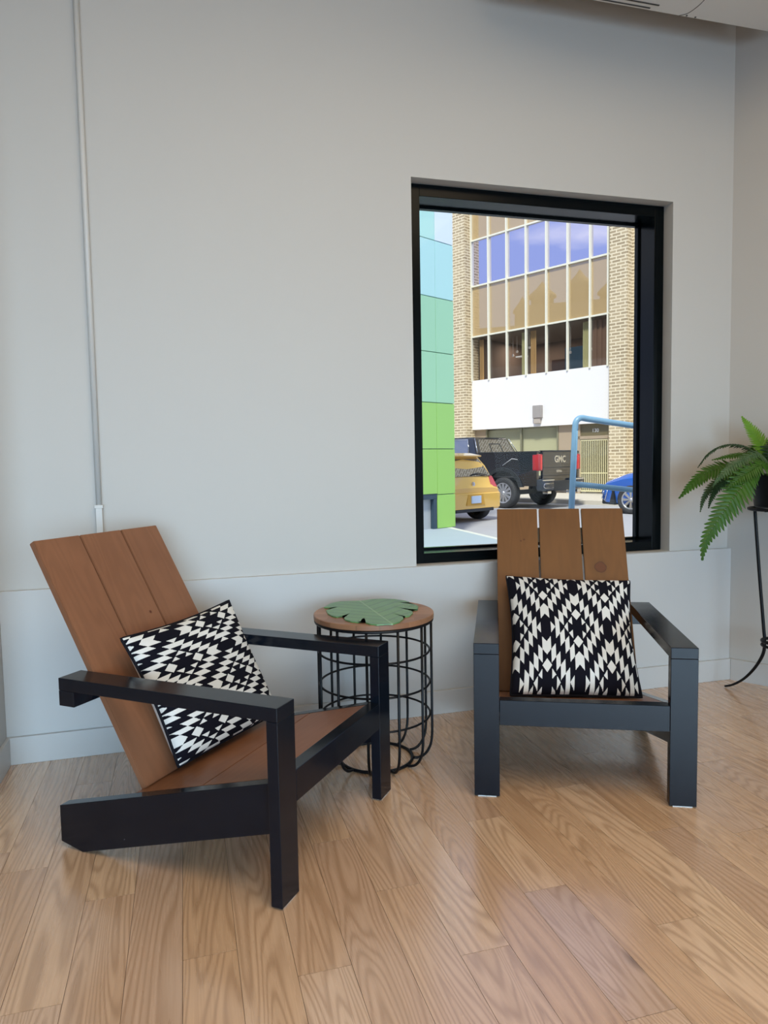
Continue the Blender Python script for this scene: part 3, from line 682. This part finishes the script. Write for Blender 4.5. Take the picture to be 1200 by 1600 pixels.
# ground floor storefront, recessed under the band
R0 = -.14
obj('storefront_brick', Q(4.95, 5.49, -.05, 2.26, R0-.2, R0), M_beig, ob)
obj('storefront_brick', Q(1.25, 1.85, -.05, 2.26, R0-.2, R0), M_beig, ob)
M_blind = simple('pale green vertical blind', (.78, .80, .54), .8); M_ofr = simple('olive frame', (.22, .21, .13), .5)
obj('sill_wall', Q(1.85, 4.95, -.05, .45, R0-.2, R0), M_beig, ob)
for a, c in ((1.85, 3.36), (3.40, 4.95)):
    bm = bmesh.new(); n = 22
    for k in range(n):
        u0 = a+(c-a)*k/n; u1 = a+(c-a)*(k+.82)/n; hexa(bm, [(-u1, -R0+.10, .45), (-u0, -R0+.15, .45), (-u0, -R0+.155, .45), (-u1, -R0+.105, .45), (-u1, -R0+.10, 2.2), (-u0, -R0+.15, 2.2), (-u0, -R0+.155, 2.2), (-u1, -R0+.105, 2.2)])
    obj('vertical_blind', bm, M_blind, ob)
    obj('blind_backing', Q(a, c, .45, 2.26, R0-.3, R0-.22), simple('pale room behind', (.62, .62, .45), .9), ob)
    obj('storefront_glass', Q(a, c, .45, 2.26, R0-.03, R0-.02), M_tint, ob)
for s in (1.87, 3.38, 4.93): obj('storefront_mullion', Q(s-.03, s+.03, .4, 2.26, R0-.05, R0+.03), M_ofr, ob)
# entrance: transom with the house number, frame and barred gate
M_gate = simple('cream gate bars', (.80, .74, .45), .5)
obj('door_recess', Q(-.33, 1.25, -.05, 2.26, R0-.9, R0-.8), simple('dark doorway', (.09, .065, .03), .9), ob)
obj('transom_panel', Q(.0-.3, 1.15, 1.86, 2.26, R0-.06, R0-.02), simple('dark olive transom', (.16, .13, .06), .6), ob)
bm = bmesh.new()
for a in ((1.0, 1.10, -.05, 2.26), (1.16, 1.25, -.05, 2.26), (-.33, 1.1, 1.76, 1.86), (-.1, -.02, -.05, 1.8)): box(bm, (-a[1], -R0-.03, a[2]), (-a[0], -R0+.05, a[3]))
obj('door_frame', bm, M_beig, ob)
bm = bmesh.new()
for k in range(15): box(bm, (-.99+k*.069, -R0+.0, .02), (-.965+k*.069, -R0+.02, 1.74))
box(bm, (-1.0, -R0-.005, 1.70), (.06, -R0+.025, 1.75)); box(bm, (-1.0, -R0-.005, .02), (.06, -R0+.025, .06)); box(bm, (-1.0, -R0-.005, .62), (.06, -R0+.025, .65))
obj('door_gate', bm, M_gate, ob)
def text(s, size, m, parent, M4, name='lettering', ex=.004, bold=0):
    cu = bpy.data.curves.new('txt', 'FONT'); cu.body = s; cu.size = size; cu.extrude = ex; cu.align_x = 'CENTER'; cu.align_y = 'CENTER'; cu.offset = bold; cu.resolution_u = 3
    tmp = bpy.data.objects.new('txt', cu); COL.objects.link(tmp); dg = bpy.context.evaluated_depsgraph_get(); dg.update()
    me = bpy.data.meshes.new_from_object(tmp.evaluated_get(dg)); bpy.data.objects.remove(tmp)
    me.materials.clear(); me.materials.append(m); me.transform(M4)
    o = bpy.data.objects.new(name, me); COL.objects.link(o); o.parent = parent; return o
RX90 = Matrix.Rotation(PI/2, 4, 'X')
text('130', .17, M_lamp, ob, Matrix.Translation((-.45, -R0+.0, 2.03)) @ RX90, 'house_number')
bm = bmesh.new(); box(bm, (-2.70, -.16, 2.55), (-2.36, .02, 2.98), .01); o = obj('wall_lamp', bm, simple('rusty grey lamp housing', (.36, .33, .31), .7, 0, .2, 6), ob)
bm = bmesh.new(); box(bm, (-2.68, -.13, 2.36), (-2.42, .0, 2.55), .01); obj('lamp_shade', bm, simple('weathered lamp lens', (.48, .42, .36), .6), o)
# the older building on our side that the glass mirrors
M_old = simple('tan stone', (.36, .27, .16), .85)
hb_ = thing('historic_building', 'tan stone building with turrets, seen only mirrored in the panels of the brick office', 'building', (-47, 17, G))
obj('walls', bx((-12, -9, 0), (0, 11.7, 18.9)), M_old, hb_); obj('walls', bx((-12, 11.7, 0), (0, 30, 16.7)), M_old, hb_)
for yy, r_, h_ in ((11.2, .9, 20.3), (8.9, 1.3, 21.8), (4.7, 1.1, 22.8), (1.3, 1.2, 21.6)):
    bm = bmesh.new(); lathe(bm, [(r_, 16.0), (r_, h_-2.0), (r_*1.25, h_-1.9), (r_*1.2, h_-1.6), (r_*.5, h_-.8), (0, h_)], 16, (-1.5, yy, 0)); obj('turret', bm, M_old, hb_)

# --- tiled building, panels fading from lime at the foot to pale aqua at the top
TE = Vector((4.546, 8.635, 0)); tbld = thing('tiled_building', 'building clad in square panels fading from lime green to pale aqua', 'building', TE, RZ+PI/2)
# local frame: +x = -? built with explicit axes below
tbld.rotation_euler.z = math.atan2(BV.y, BV.x)      # +x along the wall towards its far corner, -y faces the street side
rows = [(-.5, G), (0, .44), (1, 1.38), (2, 2.32), (3, 3.335), (4, 4.43), (5, 5.555), (6, 6.65), (7, 7.75), (8, 8.8)]
zs = [-.02]+[1.15+(z-1.15)*.827 for z in (.44, 1.38, 2.32, 3.335, 4.43, 5.555, 6.65, 7.75, 8.8)]
gcol = [(.32, .60, .13), (.32, .60, .13), (.33, .62, .16), (.36, .66, .42), (.36, .66, .43), (.46, .76, .74), (.45, .74, .73), (.72, .83, .90), (.46, .76, .70)]
gm = [simple('cladding panel tone %d' % (k+1), c, .35, 0, .02, 1) for k, c in enumerate(gcol)]
m_a = simple('aqua cladding', (.46, .78, .70), .35)
for j in range(9):
    for i in range(9):
        x1_ = -i*.457-.003; x0_ = -(i+1)*.457+.005
        if j < 2 and i >= 1:
            if j == 0: continue
            if j == 1 and False: continue
        z0_, z1_ = zs[j]+.006, zs[j+1]-.006
        if i >= 1 and j == 1: z0_ = zs[1]+.02
        m = m_a if (j == 6 and i >= 1) else gm[7] if (j == 6) else gm[j]
        if j == 6 and i == 0: m = gm[7]
        obj('cladding_panel', bx((x0_, -.03, z0_), (x1_, 0, z1_), .003), m, tbld)
obj('wall_core', bx((-4.11, .0, zs[1]+.02), (-.008, 7, zs[9])), simple('grey joint backing', (.16, .26, .25), .8), tbld)
obj('wall_core', bx((-.457, .0, -.02), (-.008, 7, zs[1]+.02)), simple('grey joint backing lower', (.16, .26, .25), .8), tbld)
M_navy = simple('dark blue window frame', (.03, .06, .09), .4)
bm = bmesh.new(); box(bm, (-4.11, -.02, .49), (-.462, .05, .58)); box(bm, (-.545, -.02, -.02), (-.468, .05, .50)); obj('opening_frame', bm, M_navy, tbld)
obj('roller_shutter', bx((-4.11, .06, -.02), (-.54, .1, .50)), simple('pale grey shutter', (.42, .46, .48), .5), tbld)

# --- handrail in front of the window
hr = thing('handrail', 'blue painted pipe handrail just outside the window', 'railing', (2.889, 1.9, .36))
M_rail = simple('blue paint', (.20, .38, .54), .35, 0, .12, 9)
o_ = Vector((2.889, 1.9, .36)); P_ = lambda x, z: Vector((x, 1.9, z))-o_
bm = bmesh.new()
tube(bm, [P_(2.875, .36), P_(2.889, .745), P_(2.918, 1.36)]+[p for p in bez([P_(2.918, 1.36), P_(2.927, 1.425), P_(2.965, 1.455), P_(3.03, 1.448)], 5)]+[P_(3.43, 1.396), P_(4.6, 1.245)]+bez([P_(4.6, 1.245), P_(4.67, 1.225), P_(4.70, 1.15)], 4)+[P_(4.72, .36)], .0235, 14)
obj('top_rail', bm, M_rail, hr)
bm = bmesh.new(); tube(bm, [P_(2.895, .95), P_(3.42, .888), P_(4.70, .735)], .0215, 12); obj('mid_rail', bm, M_rail, hr)
for x_ in (2.875, 4.72):
    bm = bmesh.new(); lathe(bm, [(0, 0), (.055, 0), (.055, .008), (.03, .012), (.026, .03), (.02, .03)], 18, (x_-o_.x, 0, .0005)); obj('base_flange', bm, M_rail, hr)

# ================================================================== vehicles
M_tire = simple('tyre rubber', (.035, .036, .04), .75, 0, .2, 30)
M_rim = simple('bright alloy', (.70, .71, .72), .28, .9)
M_rimd = simple('dark alloy pocket', (.03, .03, .035), .5)
M_chrome = simple('chrome', (.75, .77, .80), .12, 1)
M_trim = simple('black plastic trim', (.022, .026, .03), .55)
M_tail = simple('red lens', (.42, .02, .03), .12, 0, .1, 12, .6, 0, 60, .5)
M_vglass = mirror('dark vehicle glass', (.85, .9, 1), (.03, .03, .03), .38)
def carpaint(name, c, fl=.0, base_rough=.22):
    b = NB(name); b.bsdf(Base_Color=(*c, 1), Roughness=base_rough, Metallic=fl, Coat_Weight=1.0, Coat_Roughness=.04, Specular_IOR_Level=.6); return b.m
M_navyp = carpaint('deep navy paint', (.006, .009, .017)); M_yel = carpaint('yellow paint', (.78, .48, .10)); M_blu = carpaint('bright blue paint', (.02, .12, .50))
def wheel(parent, x, y, R_, w, side, spokes=12):
    """tyre with rim; side=+1 outer face towards +y"""
    zc = R_
    bm = bmesh.new(); s = side
    lathe(bm, [(R_*.66, -w/2), (R_*.92, -w/2), (R_*.985, -w*.40), (R_, -w*.25), (R_, w*.25), (R_*.985, w*.40), (R_*.92, w/2), (R_*.70, w/2), (R_*.66, w*.42), (R_*.66, -w/2)], 40, (x, y, zc), 'y')
    t = obj('wheel', bm, M_tire, parent)
    bm = bmesh.new(); rr = R_*.66
    lathe(bm, [(rr, -w*.45), (rr, w*.45)], 36, (x, y, zc), 'y', 0)
    lathe(bm, [(rr*1.02, s*w*.44), (rr*.93, s*w*.46), (rr*.90, s*w*.40), (rr*.90, -s*w*.1)], 36, (x, y, zc), 'y', 0)
    r0 = lathe(bm, [(0, s*w*.02), (rr*.92, s*w*.02)], 36, (x, y, zc), 'y', 1)
    for k in range(spokes):
        a = 2*PI*k/spokes; da = .155; yo_ = y+s*w*.40; yi_ = y+s*w*.22
        def pt(r, aa, yy): return (x+r*math.cos(aa), yy, zc+r*math.sin(aa))
        ro = rr*.95; ri = rr*.16
        hexa(bm, [pt(ri, a-.5, yi_), pt(ro, a-da, yi_), pt(ro, a+da, yi_), pt(ri, a+.5, yi_), pt(ri, a-.5, yo_-s*.01), pt(ro, a-da, yo_), pt(ro, a+da, yo_), pt(ri, a+.5, yo_-s*.01)])
    lathe(bm, [(0, s*w*.43), (rr*.17, s*w*.42), (rr*.19, s*w*.30)], 20, (x, y, zc), 'y', 0)
    obj('rim', bm, [M_rim, M_rimd], t)
def arch(cx, cz, r, a0, a1, n=14): return [(cx+r*math.cos(a0+(a1-a0)*k/n), cz+r*math.sin(a0+(a1-a0)*k/n)) for k in range(n+1)]

# --- pickup truck. local: +x forward (away down the street), +y its left side, z up
WB, RO, HW = 3.75, 1.22, 1.0
contact = Vector((8.223, 14.352, 0)); TRK = contact+BV*.90+AV*(-RO)
pk = thing('pickup_truck', 'dark navy pickup truck parked across the street, seen from its rear left', 'truck', (TRK.x, TRK.y, G), math.atan2(AV.y, AV.x))
RW = .41
def side_profile():
    p = [(.12, .58), (.12, 1.50), (1.98, 1.50), (1.98, .62)]
    return p
for s in (1, -1):
    y0_, y1_ = s*HW, s*(HW-.10)
    bm = bmesh.new()
    pts = [(.14, .60)]+[(.74, .60)]+arch(RO, RW+.02, .56, PI-.33, .33)+[(1.98, .60), (2.02, .60), (2.02, 1.47), (.14, 1.47)]
    prism(bm, pts, 'y', min(y0_, y1_), max(y0_, y1_)); obj('bed_side', bm, M_navyp, pk)
    bm = bmesh.new()
    ar = arch(RO, RW+.02, .56, PI-.25, .25, 18); ar2 = arch(RO, RW+.02, .66, .22, PI-.22, 18)
    prism(bm, ar+ar2, 'y', min(s*(HW-.08), s*(HW+.035)), max(s*(HW-.08), s*(HW+.035))); obj('fender_flare', bm, M_trim, pk)
    # cab side and front fender
    bm = bmesh.new()
    pts = [(2.04, .52), (4.1, .52)]+arch(RO+WB, RW+.02, .52, PI-.2, .2)+[(5.75, .60), (5.78, 1.15), (4.55, 1.26), (4.45, 1.40), (2.04, 1.44)]
    prism(bm, pts, 'y', min(y0_, s*(HW-.12)), max(y0_, s*(HW-.12))); obj('cab_side', bm, M_navyp, pk)
    obj('bed_rail_cap', bx((.14, min(s*(HW-.11), s*(HW+.005)), 1.47), (2.02, max(s*(HW-.11), s*(HW+.005)), 1.50), .006), M_trim, pk)
bm = bmesh.new(); box(bm, (.2, -.9, .75), (2.0, .9, .82)); box(bm, (1.96, -.95, .6), (2.06, .95, 1.44)); box(bm, (2.06, -.88, .5), (5.6, .88, 1.1)); obj('body_core', bm, M_trim, pk)
bm = bmesh.new(); hexa(bm, [(4.4, -.9, 1.0), (5.72, -.9, 1.0), (5.72, .9, 1.0), (4.4, .9, 1.0), (4.4, -.9, 1.36), (5.70, -.85, 1.14), (5.70, .85, 1.14), (4.4, .9, 1.36)]); obj('hood', bm, M_navyp, pk)
# greenhouse
bm = bmesh.new(); g = [(2.12, 1.40), (4.55, 1.36), (3.75, 1.91), (3.3, 1.955), (2.6, 1.955), (2.32, 1.93)]
for i_ in (0,):
    lo = [(2.10, .94, 1.42), (4.50, .94, 1.36), (4.50, -.94, 1.36), (2.10, -.94, 1.42)]
    hi = [(2.36, .76, 1.93), (3.72, .76, 1.93), (3.72, -.76, 1.93), (2.36, -.76, 1.93)]
    hexa(bm, [lo[3], lo[2], lo[1], lo[0], hi[3], hi[2], hi[1], hi[0]])
    bmesh.ops.bevel(bm, geom=list(bm.edges), offset=.045, segments=3, affect='EDGES')
cab = obj('cab', bm, M_navyp, pk); smooth_by_angle(cab, 40)
def quadslab(p, th, n):   # thin glass along 4 points with thickness along n
    n = Vector(n).normalized()*th; bm = bmesh.new(); hexa(bm, [Vector(q) for q in p]+[Vector(q)+n for q in p]); return bm
L4 = lambda u, v: Vector((2.10+.26*v, 0, 1.42+.51*v))+Vector((0, (.94-.18*v)*u, 0))
nr = Vector((-.51, 0, .26))
rw_ = obj('rear_window', quadslab([L4(-.86, .16), L4(.86, .16), L4(.82, .86), L4(-.82, .86)], .012, nr), M_vglass, pk)
bm = bmesh.new()
for u in (-.28, .28): a, c = L4(u-.012, .17), L4(u+.012, .17); d, e = L4(u+.012, .62), L4(u-.012, .62); hexa(bm, [q+nr.normalized()*.013 for q in (a, c, d, e)]+[q+nr.normalized()*.019 for q in (a, c, d, e)])
a, c, d, e = L4(-.29, .60), L4(.29, .60), L4(.29, .64), L4(-.29, .64); hexa(bm, [q+nr.normalized()*.013 for q in (a, c, d, e)]+[q+nr.normalized()*.019 for q in (a, c, d, e)])
obj('slider_frame', bm, M_trim, rw_)
for s in (1, -1):
    SL = lambda x, v: Vector((x, s*(.94-.18*v), 1.42+.51*v)); nn = Vector((0, s*.51, .18))
    for x0_, x1_, xt0, xt1 in ((2.45, 3.28, 2.58, 3.28), (3.36, 4.2, 3.36, 3.7)):
        obj('side_window', quadslab([SL(x0_, .12), SL(x1_, .12), SL(xt1, .84), SL(xt0, .84)], .01, nn), M_vglass, pk)
    bm = bmesh.new(); tube(bm, [SL(2.42, .10)+nn.normalized()*.012, SL(2.56, .86)+nn.normalized()*.012, SL(3.72, .88)+nn.normalized()*.012], .014, 8); obj('window_trim', bm, M_chrome, pk)
    bm = bmesh.new(); tube(bm, [(2.10, s*.935, 1.46), (2.33, s*.775, 1.89)], .012, 8); obj('window_trim', bm, M_chrome, pk)
# high brake light strip over the rear window
obj('roof_lamp', bx((2.335, -.3, 1.885), (2.37, .3, 1.925), .006), M_trim, pk)
# tailgate with its lettering
tg = obj('tailgate', bx((.10, -.79, .68), (.17, .79, 1.49), .012), M_navyp, pk)
obj('tailgate_cap', bx((.09, -.80, 1.485), (.2, .80, 1.515), .006), M_trim, tg)
RT = Matrix.Rotation(-PI/2, 4, 'Z') @ RX90      # text on the rear face, read from behind
bm = bmesh.new(); box(bm, (.092, -.78, 1.06), (.101, .78, 1.075)); box(bm, (.092, -.78, .86), (.101, .78, .872)); obj('crease_line', bm, M_trim, tg)
text('GMC', .24, M_chrome, tg, Matrix.Translation((.096, 0, 1.28)) @ RT, 'lettering', .006, .008)
text('SIERRA', .085, M_chrome, tg, Matrix.Translation((.096, .05, .97)) @ RT, 'lettering', .004, .002)
text('DENALI', .075, M_chrome, tg, Matrix.Translation((.096, -.60, .78)) @ RT, 'lettering', .004, .002)
for s in (1, -1):
    bm = bmesh.new(); box(bm, (.085, min(s*.80, s*1.005), .99), (.28, max(s*.80, s*1.005), 1.42), .03); o = obj('tail_light', bm, M_tail, pk); smooth_by_angle(o)
    bm = bmesh.new(); box(bm, (.078, min(s*.84, s*.90), 1.03), (.09, max(s*.84, s*.90), 1.38), .004); obj('lens_bar', bm, simple('bright red lens', (.75, .05, .05), .15), o)
    bm = bmesh.new(); box(bm, (-.02, min(s*.42, s*1.0), .48), (.16, max(s*.42, s*1.0), .78), .04); o = obj('rear_bumper', bm, simple('bumper dark grey', (.035, .045, .06), .25), pk); smooth_by_angle(o)
    obj('chrome_strip', bx((-.035, min(s*.45, s*.97), .735), (-.01, max(s*.45, s*.97), .765), .006), M_chrome, o)
    bm = bmesh.new(); tube(bm, [(-.03, s*.5, .66), (-.03, s*.9, .66), (-.03, s*.94, .6), (-.03, s*.88, .55), (-.03, s*.5, .55)], .012, 6); obj('step_recess', bm, M_chrome, o)
    bm = bmesh.new(); box(bm, (-.05, min(s*.62, s*.80), .40), (.1, max(s*.62, s*.80), .47), .012); obj('exhaust_tip', bm, M_chrome, pk)
obj('bumper_centre', bx((.0, -.42, .46), (.15, .42, .72), .02), M_trim, pk)
bm = bmesh.new(); box(bm, (-.12, -.04, .40), (.2, .04, .48)); tube(bm, [(-.25, 0, .44), (-.12, 0, .44)], .03, 8); lathe(bm, [(0, .56), (.03, .55), (.035, .52), (.015, .47), (.015, .44)], 12, (-.22, 0, 0)); obj('tow_hitch', bm, M_chrome, pk)
bm = bmesh.new(); tube(bm, [(.72, HW+.012, 1.29), (.9, HW+.016, 1.315), (1.2, HW+.012, 1.27-.13)][::-1], .006, 6); obj('white_strip', bm, M_band, pk)  # thin bent white strip on the left bed side
for x_, nm in ((RO, 0), (RO+WB, 1)):
    for s in (1, -1): wheel(pk, x_, s*(HW-.135), RW, .27, s)
obj('axle', bx((RO-.06, -.8, .34), (RO+.06, .8, .46)), M_trim, pk)

# --- lofted small car
def loft(stations, m, parent, name='body', seg=True):
    """stations: list of (x, [(y,z)...]) half outline bottom to top centre"""
    bm = bmesh.new(); R_ = []
    for x, hp in stations:
        full = [(-y, z) for y, z in hp]+[(y, z) for y, z in hp[::-1]]
        R_.append([bm.verts.new((x, y, z)) for y, z in full])
    n = len(R_[0])
    for i in range(len(R_)-1):
        for k in range(n): bm.faces.new((R_[i][k], R_[i][(k+1) % n], R_[i+1][(k+1) % n], R_[i+1][k]))
    bm.faces.new(R_[0]); bm.faces.new(R_[-1][::-1])
    bmesh.ops.remove_doubles(bm, verts=bm.verts, dist=.0005)
    o = obj(name, bm, m, parent, True); smooth_by_angle(o, 32); return o
def hp(w, zl, zb, ws, zsill, wr, zr):  # lower width, z low, bulge z, shoulder
    return [(0, zl), (w*.93, zl), (w, zb), (ws, zsill), (wr, zr), (wr*.8, zr+.03), (0, zr+.045)]
# yellow hatchback
yc = thing('yellow_hatchback', 'yellow hatchback parked beside the lime green wall, seen from behind', 'car', (0, 0, G), math.atan2(AV.y, AV.x))
YO = Vector((6.219, 11.516, 0))-BV*.70-AV*.50; yc.location = (YO.x, YO.y, G)
st = [(0.0, hp(.80, .34, .50, .80, .66, .76, .68)), (.06, hp(.84, .28, .50, .84, .72, .78, .76)), (.16, hp(.85, .26, .5, .82, .86, .74, .95)), (.26, hp(.85, .25, .5, .82, .94, .66, 1.18)),
      (.42, hp(.85, .24, .5, .83, .95, .58, 1.385)), (.8, hp(.85, .22, .5, .84, .95, .58, 1.43)), (1.7, hp(.85, .2, .5, .84, .93, .60, 1.44)), (2.5, hp(.85, .2, .5, .84, .90, .56, 1.36)), (3.15, hp(.85, .2, .5, .82, .88, .70, .96)), (3.75, hp(.83, .22, .5, .80, .76, .66, .80)), (3.9, hp(.72, .30, .5, .70, .60, .6, .62))]
loft(st, M_yel, yc)
# rear window panel, spoiler, lights, plate, wiper
RWp = lambda u, v: Vector((.148+.235*v, 0, .945+.40*v))+Vector((0, (.70-.13*v)*u, 0)); nb = Vector((-.40, 0, .235))
rg = obj('rear_window', quadslab([RWp(-.98, .0), RWp(.98, .0), RWp(.92, .92), RWp(-.92, .92)], .03, nb), M_vglass, yc)
bm = bmesh.new(); tube(bm, [RWp(-.05, .05)+nb*.1, RWp(-.35, .12)+nb*.12, RWp(-.75, .02)+nb*.12], .012, 6); obj('wiper', bm, M_trim, yc)
bm = bmesh.new(); hexa(bm, [(.27, -.57, 1.365), (.27, .57, 1.365), (.6, .58, 1.38), (.6, -.58, 1.38), (.25, -.56, 1.395), (.25, .56, 1.395), (.6, .57, 1.455), (.6, -.57, 1.455)]); bmesh.ops.bevel(bm, geom=list(bm.edges), offset=.012, segments=2, affect='EDGES'); obj('roof_spoiler', bm, M_yel, yc)
for s in (1, -1):
    bm = bmesh.new(); hexa(bm, [(.02, s*.56, .72), (.015, s*.80, .715), (.30, s*.853, .76), (.2, s*.60, .745), (.12, s*.66, .95), (.15, s*.775, .955), (.36, s*.84, .96), (.2, s*.62, .95)]); bmesh.ops.bevel(bm, geom=list(bm.edges), offset=.012, segments=2, affect='EDGES'); o = obj('tail_light', bm, simple('pink red lens', (.48, .07, .10), .2), yc)
obj('licence_plate', bx((-.055, -.155, .40), (-.03, .155, .555), .004), simple('pale blue plate', (.50, .62, .78), .5), yc)
bm = bmesh.new(); lathe(bm, [(.045, -.01), (.045, .01), (.03, .01), (.03, -.01), (.045, -.01)], 20, (.035, 0, .80), 'x'); lathe(bm, [(.022, -.01), (.022, .012), (.012, .012), (.012, -.01), (.022, -.01)], 16, (.035, 0, .81), 'x'); obj('badge', bm, M_chrome, yc)
bm = bmesh.new(); hexa(bm, [(-.015, -.86, .26), (.10, -.86, .24), (.10, .86, .24), (-.015, .86, .26), (-.03, -.855, .62), (.14, -.86, .66), (.14, .86, .66), (-.03, .855, .62)]); bmesh.ops.bevel(bm, geom=list(bm.edges), offset=.03, segments=3, affect='EDGES'); o = obj('rear_bumper', bm, M_yel, yc); smooth_by_angle(o, 35)
bm = bmesh.new(); hexa(bm, [(-.035, -.30, .36), (.0, -.30, .36), (.0, .30, .36), (-.035, .30, .36), (-.035, -.24, .59), (.0, -.24, .59), (.0, .24, .59), (-.035, .24, .59)]); obj('plate_recess_shade', bm, simple('shaded yellow panel', (.60, .33, .04), .4), yc)  # flat panel; its darker yellow paints in the shade of a recess
obj('diffuser', bx((-.02, -.62, .22), (.12, .62, .285), .01), M_trim, yc)
for x_ in (.52, 3.05):
    for s in (1, -1): wheel(yc, x_, s*.735, .31, .2, s, 10)
# blue car at the right edge of the window
bc = thing('blue_car', 'bright blue car at the right edge of the window, partly hidden by the frame', 'car', (0, 0, G), math.atan2(AV.y, AV.x))
BO = Vector((9.888, 11.120, 0))+BV*.80+AV*(-3.42); bc.location = (BO.x, BO.y, G)
st = [(0, hp(.80, .34, .5, .78, .66, .7, .7)), (.1, hp(.86, .26, .5, .84, .86, .78, .92)), (.5, hp(.88, .22, .5, .86, .92, .7, 1.12)), (1.0, hp(.88, .2, .5, .87, .92, .60, 1.40)), (2.2, hp(.88, .2, .5, .87, .90, .60, 1.43)), (2.9, hp(.88, .2, .5, .86, .88, .72, 1.02)), (3.6, hp(.88, .22, .5, .86, .80, .76, .90)), (4.1, hp(.84, .26, .5, .80, .68, .7, .74)), (4.25, hp(.70, .32, .5, .66, .55, .6, .58))]
loft(st, M_blu, bc)
bm = bmesh.new(); hexa(bm, [(3.80, -.80, .20), (4.30, -.62, .20), (4.30, .62, .20), (3.80, .895, .20), (3.84, -.80, .58), (4.27, -.60, .50), (4.27, .60, .50), (3.84, .90, .62)]); bmesh.ops.bevel(bm, geom=list(bm.edges), offset=.02, segments=2, affect='EDGES'); obj('front_bumper', bm, M_trim, bc)
bm = bmesh.new(); tube(bm, [(4.0, .875, .55), (4.08, .86, .30)], .012, 6); tube(bm, [(4.12, .84, .52), (4.18, .82, .34)], .012, 6); obj('bumper_strip', bm, M_chrome, bc)
obj('windshield', quadslab([(2.93, -.66, 1.04), (2.93, .66, 1.04), (2.3, .54, 1.43), (2.3, -.54, 1.43)], .02, (.4, 0, .6)), M_vglass, bc)
for x_ in (.75, 3.42):
    for s in (1, -1): wheel(bc, x_, s*.80, .33, .22, s, 8)
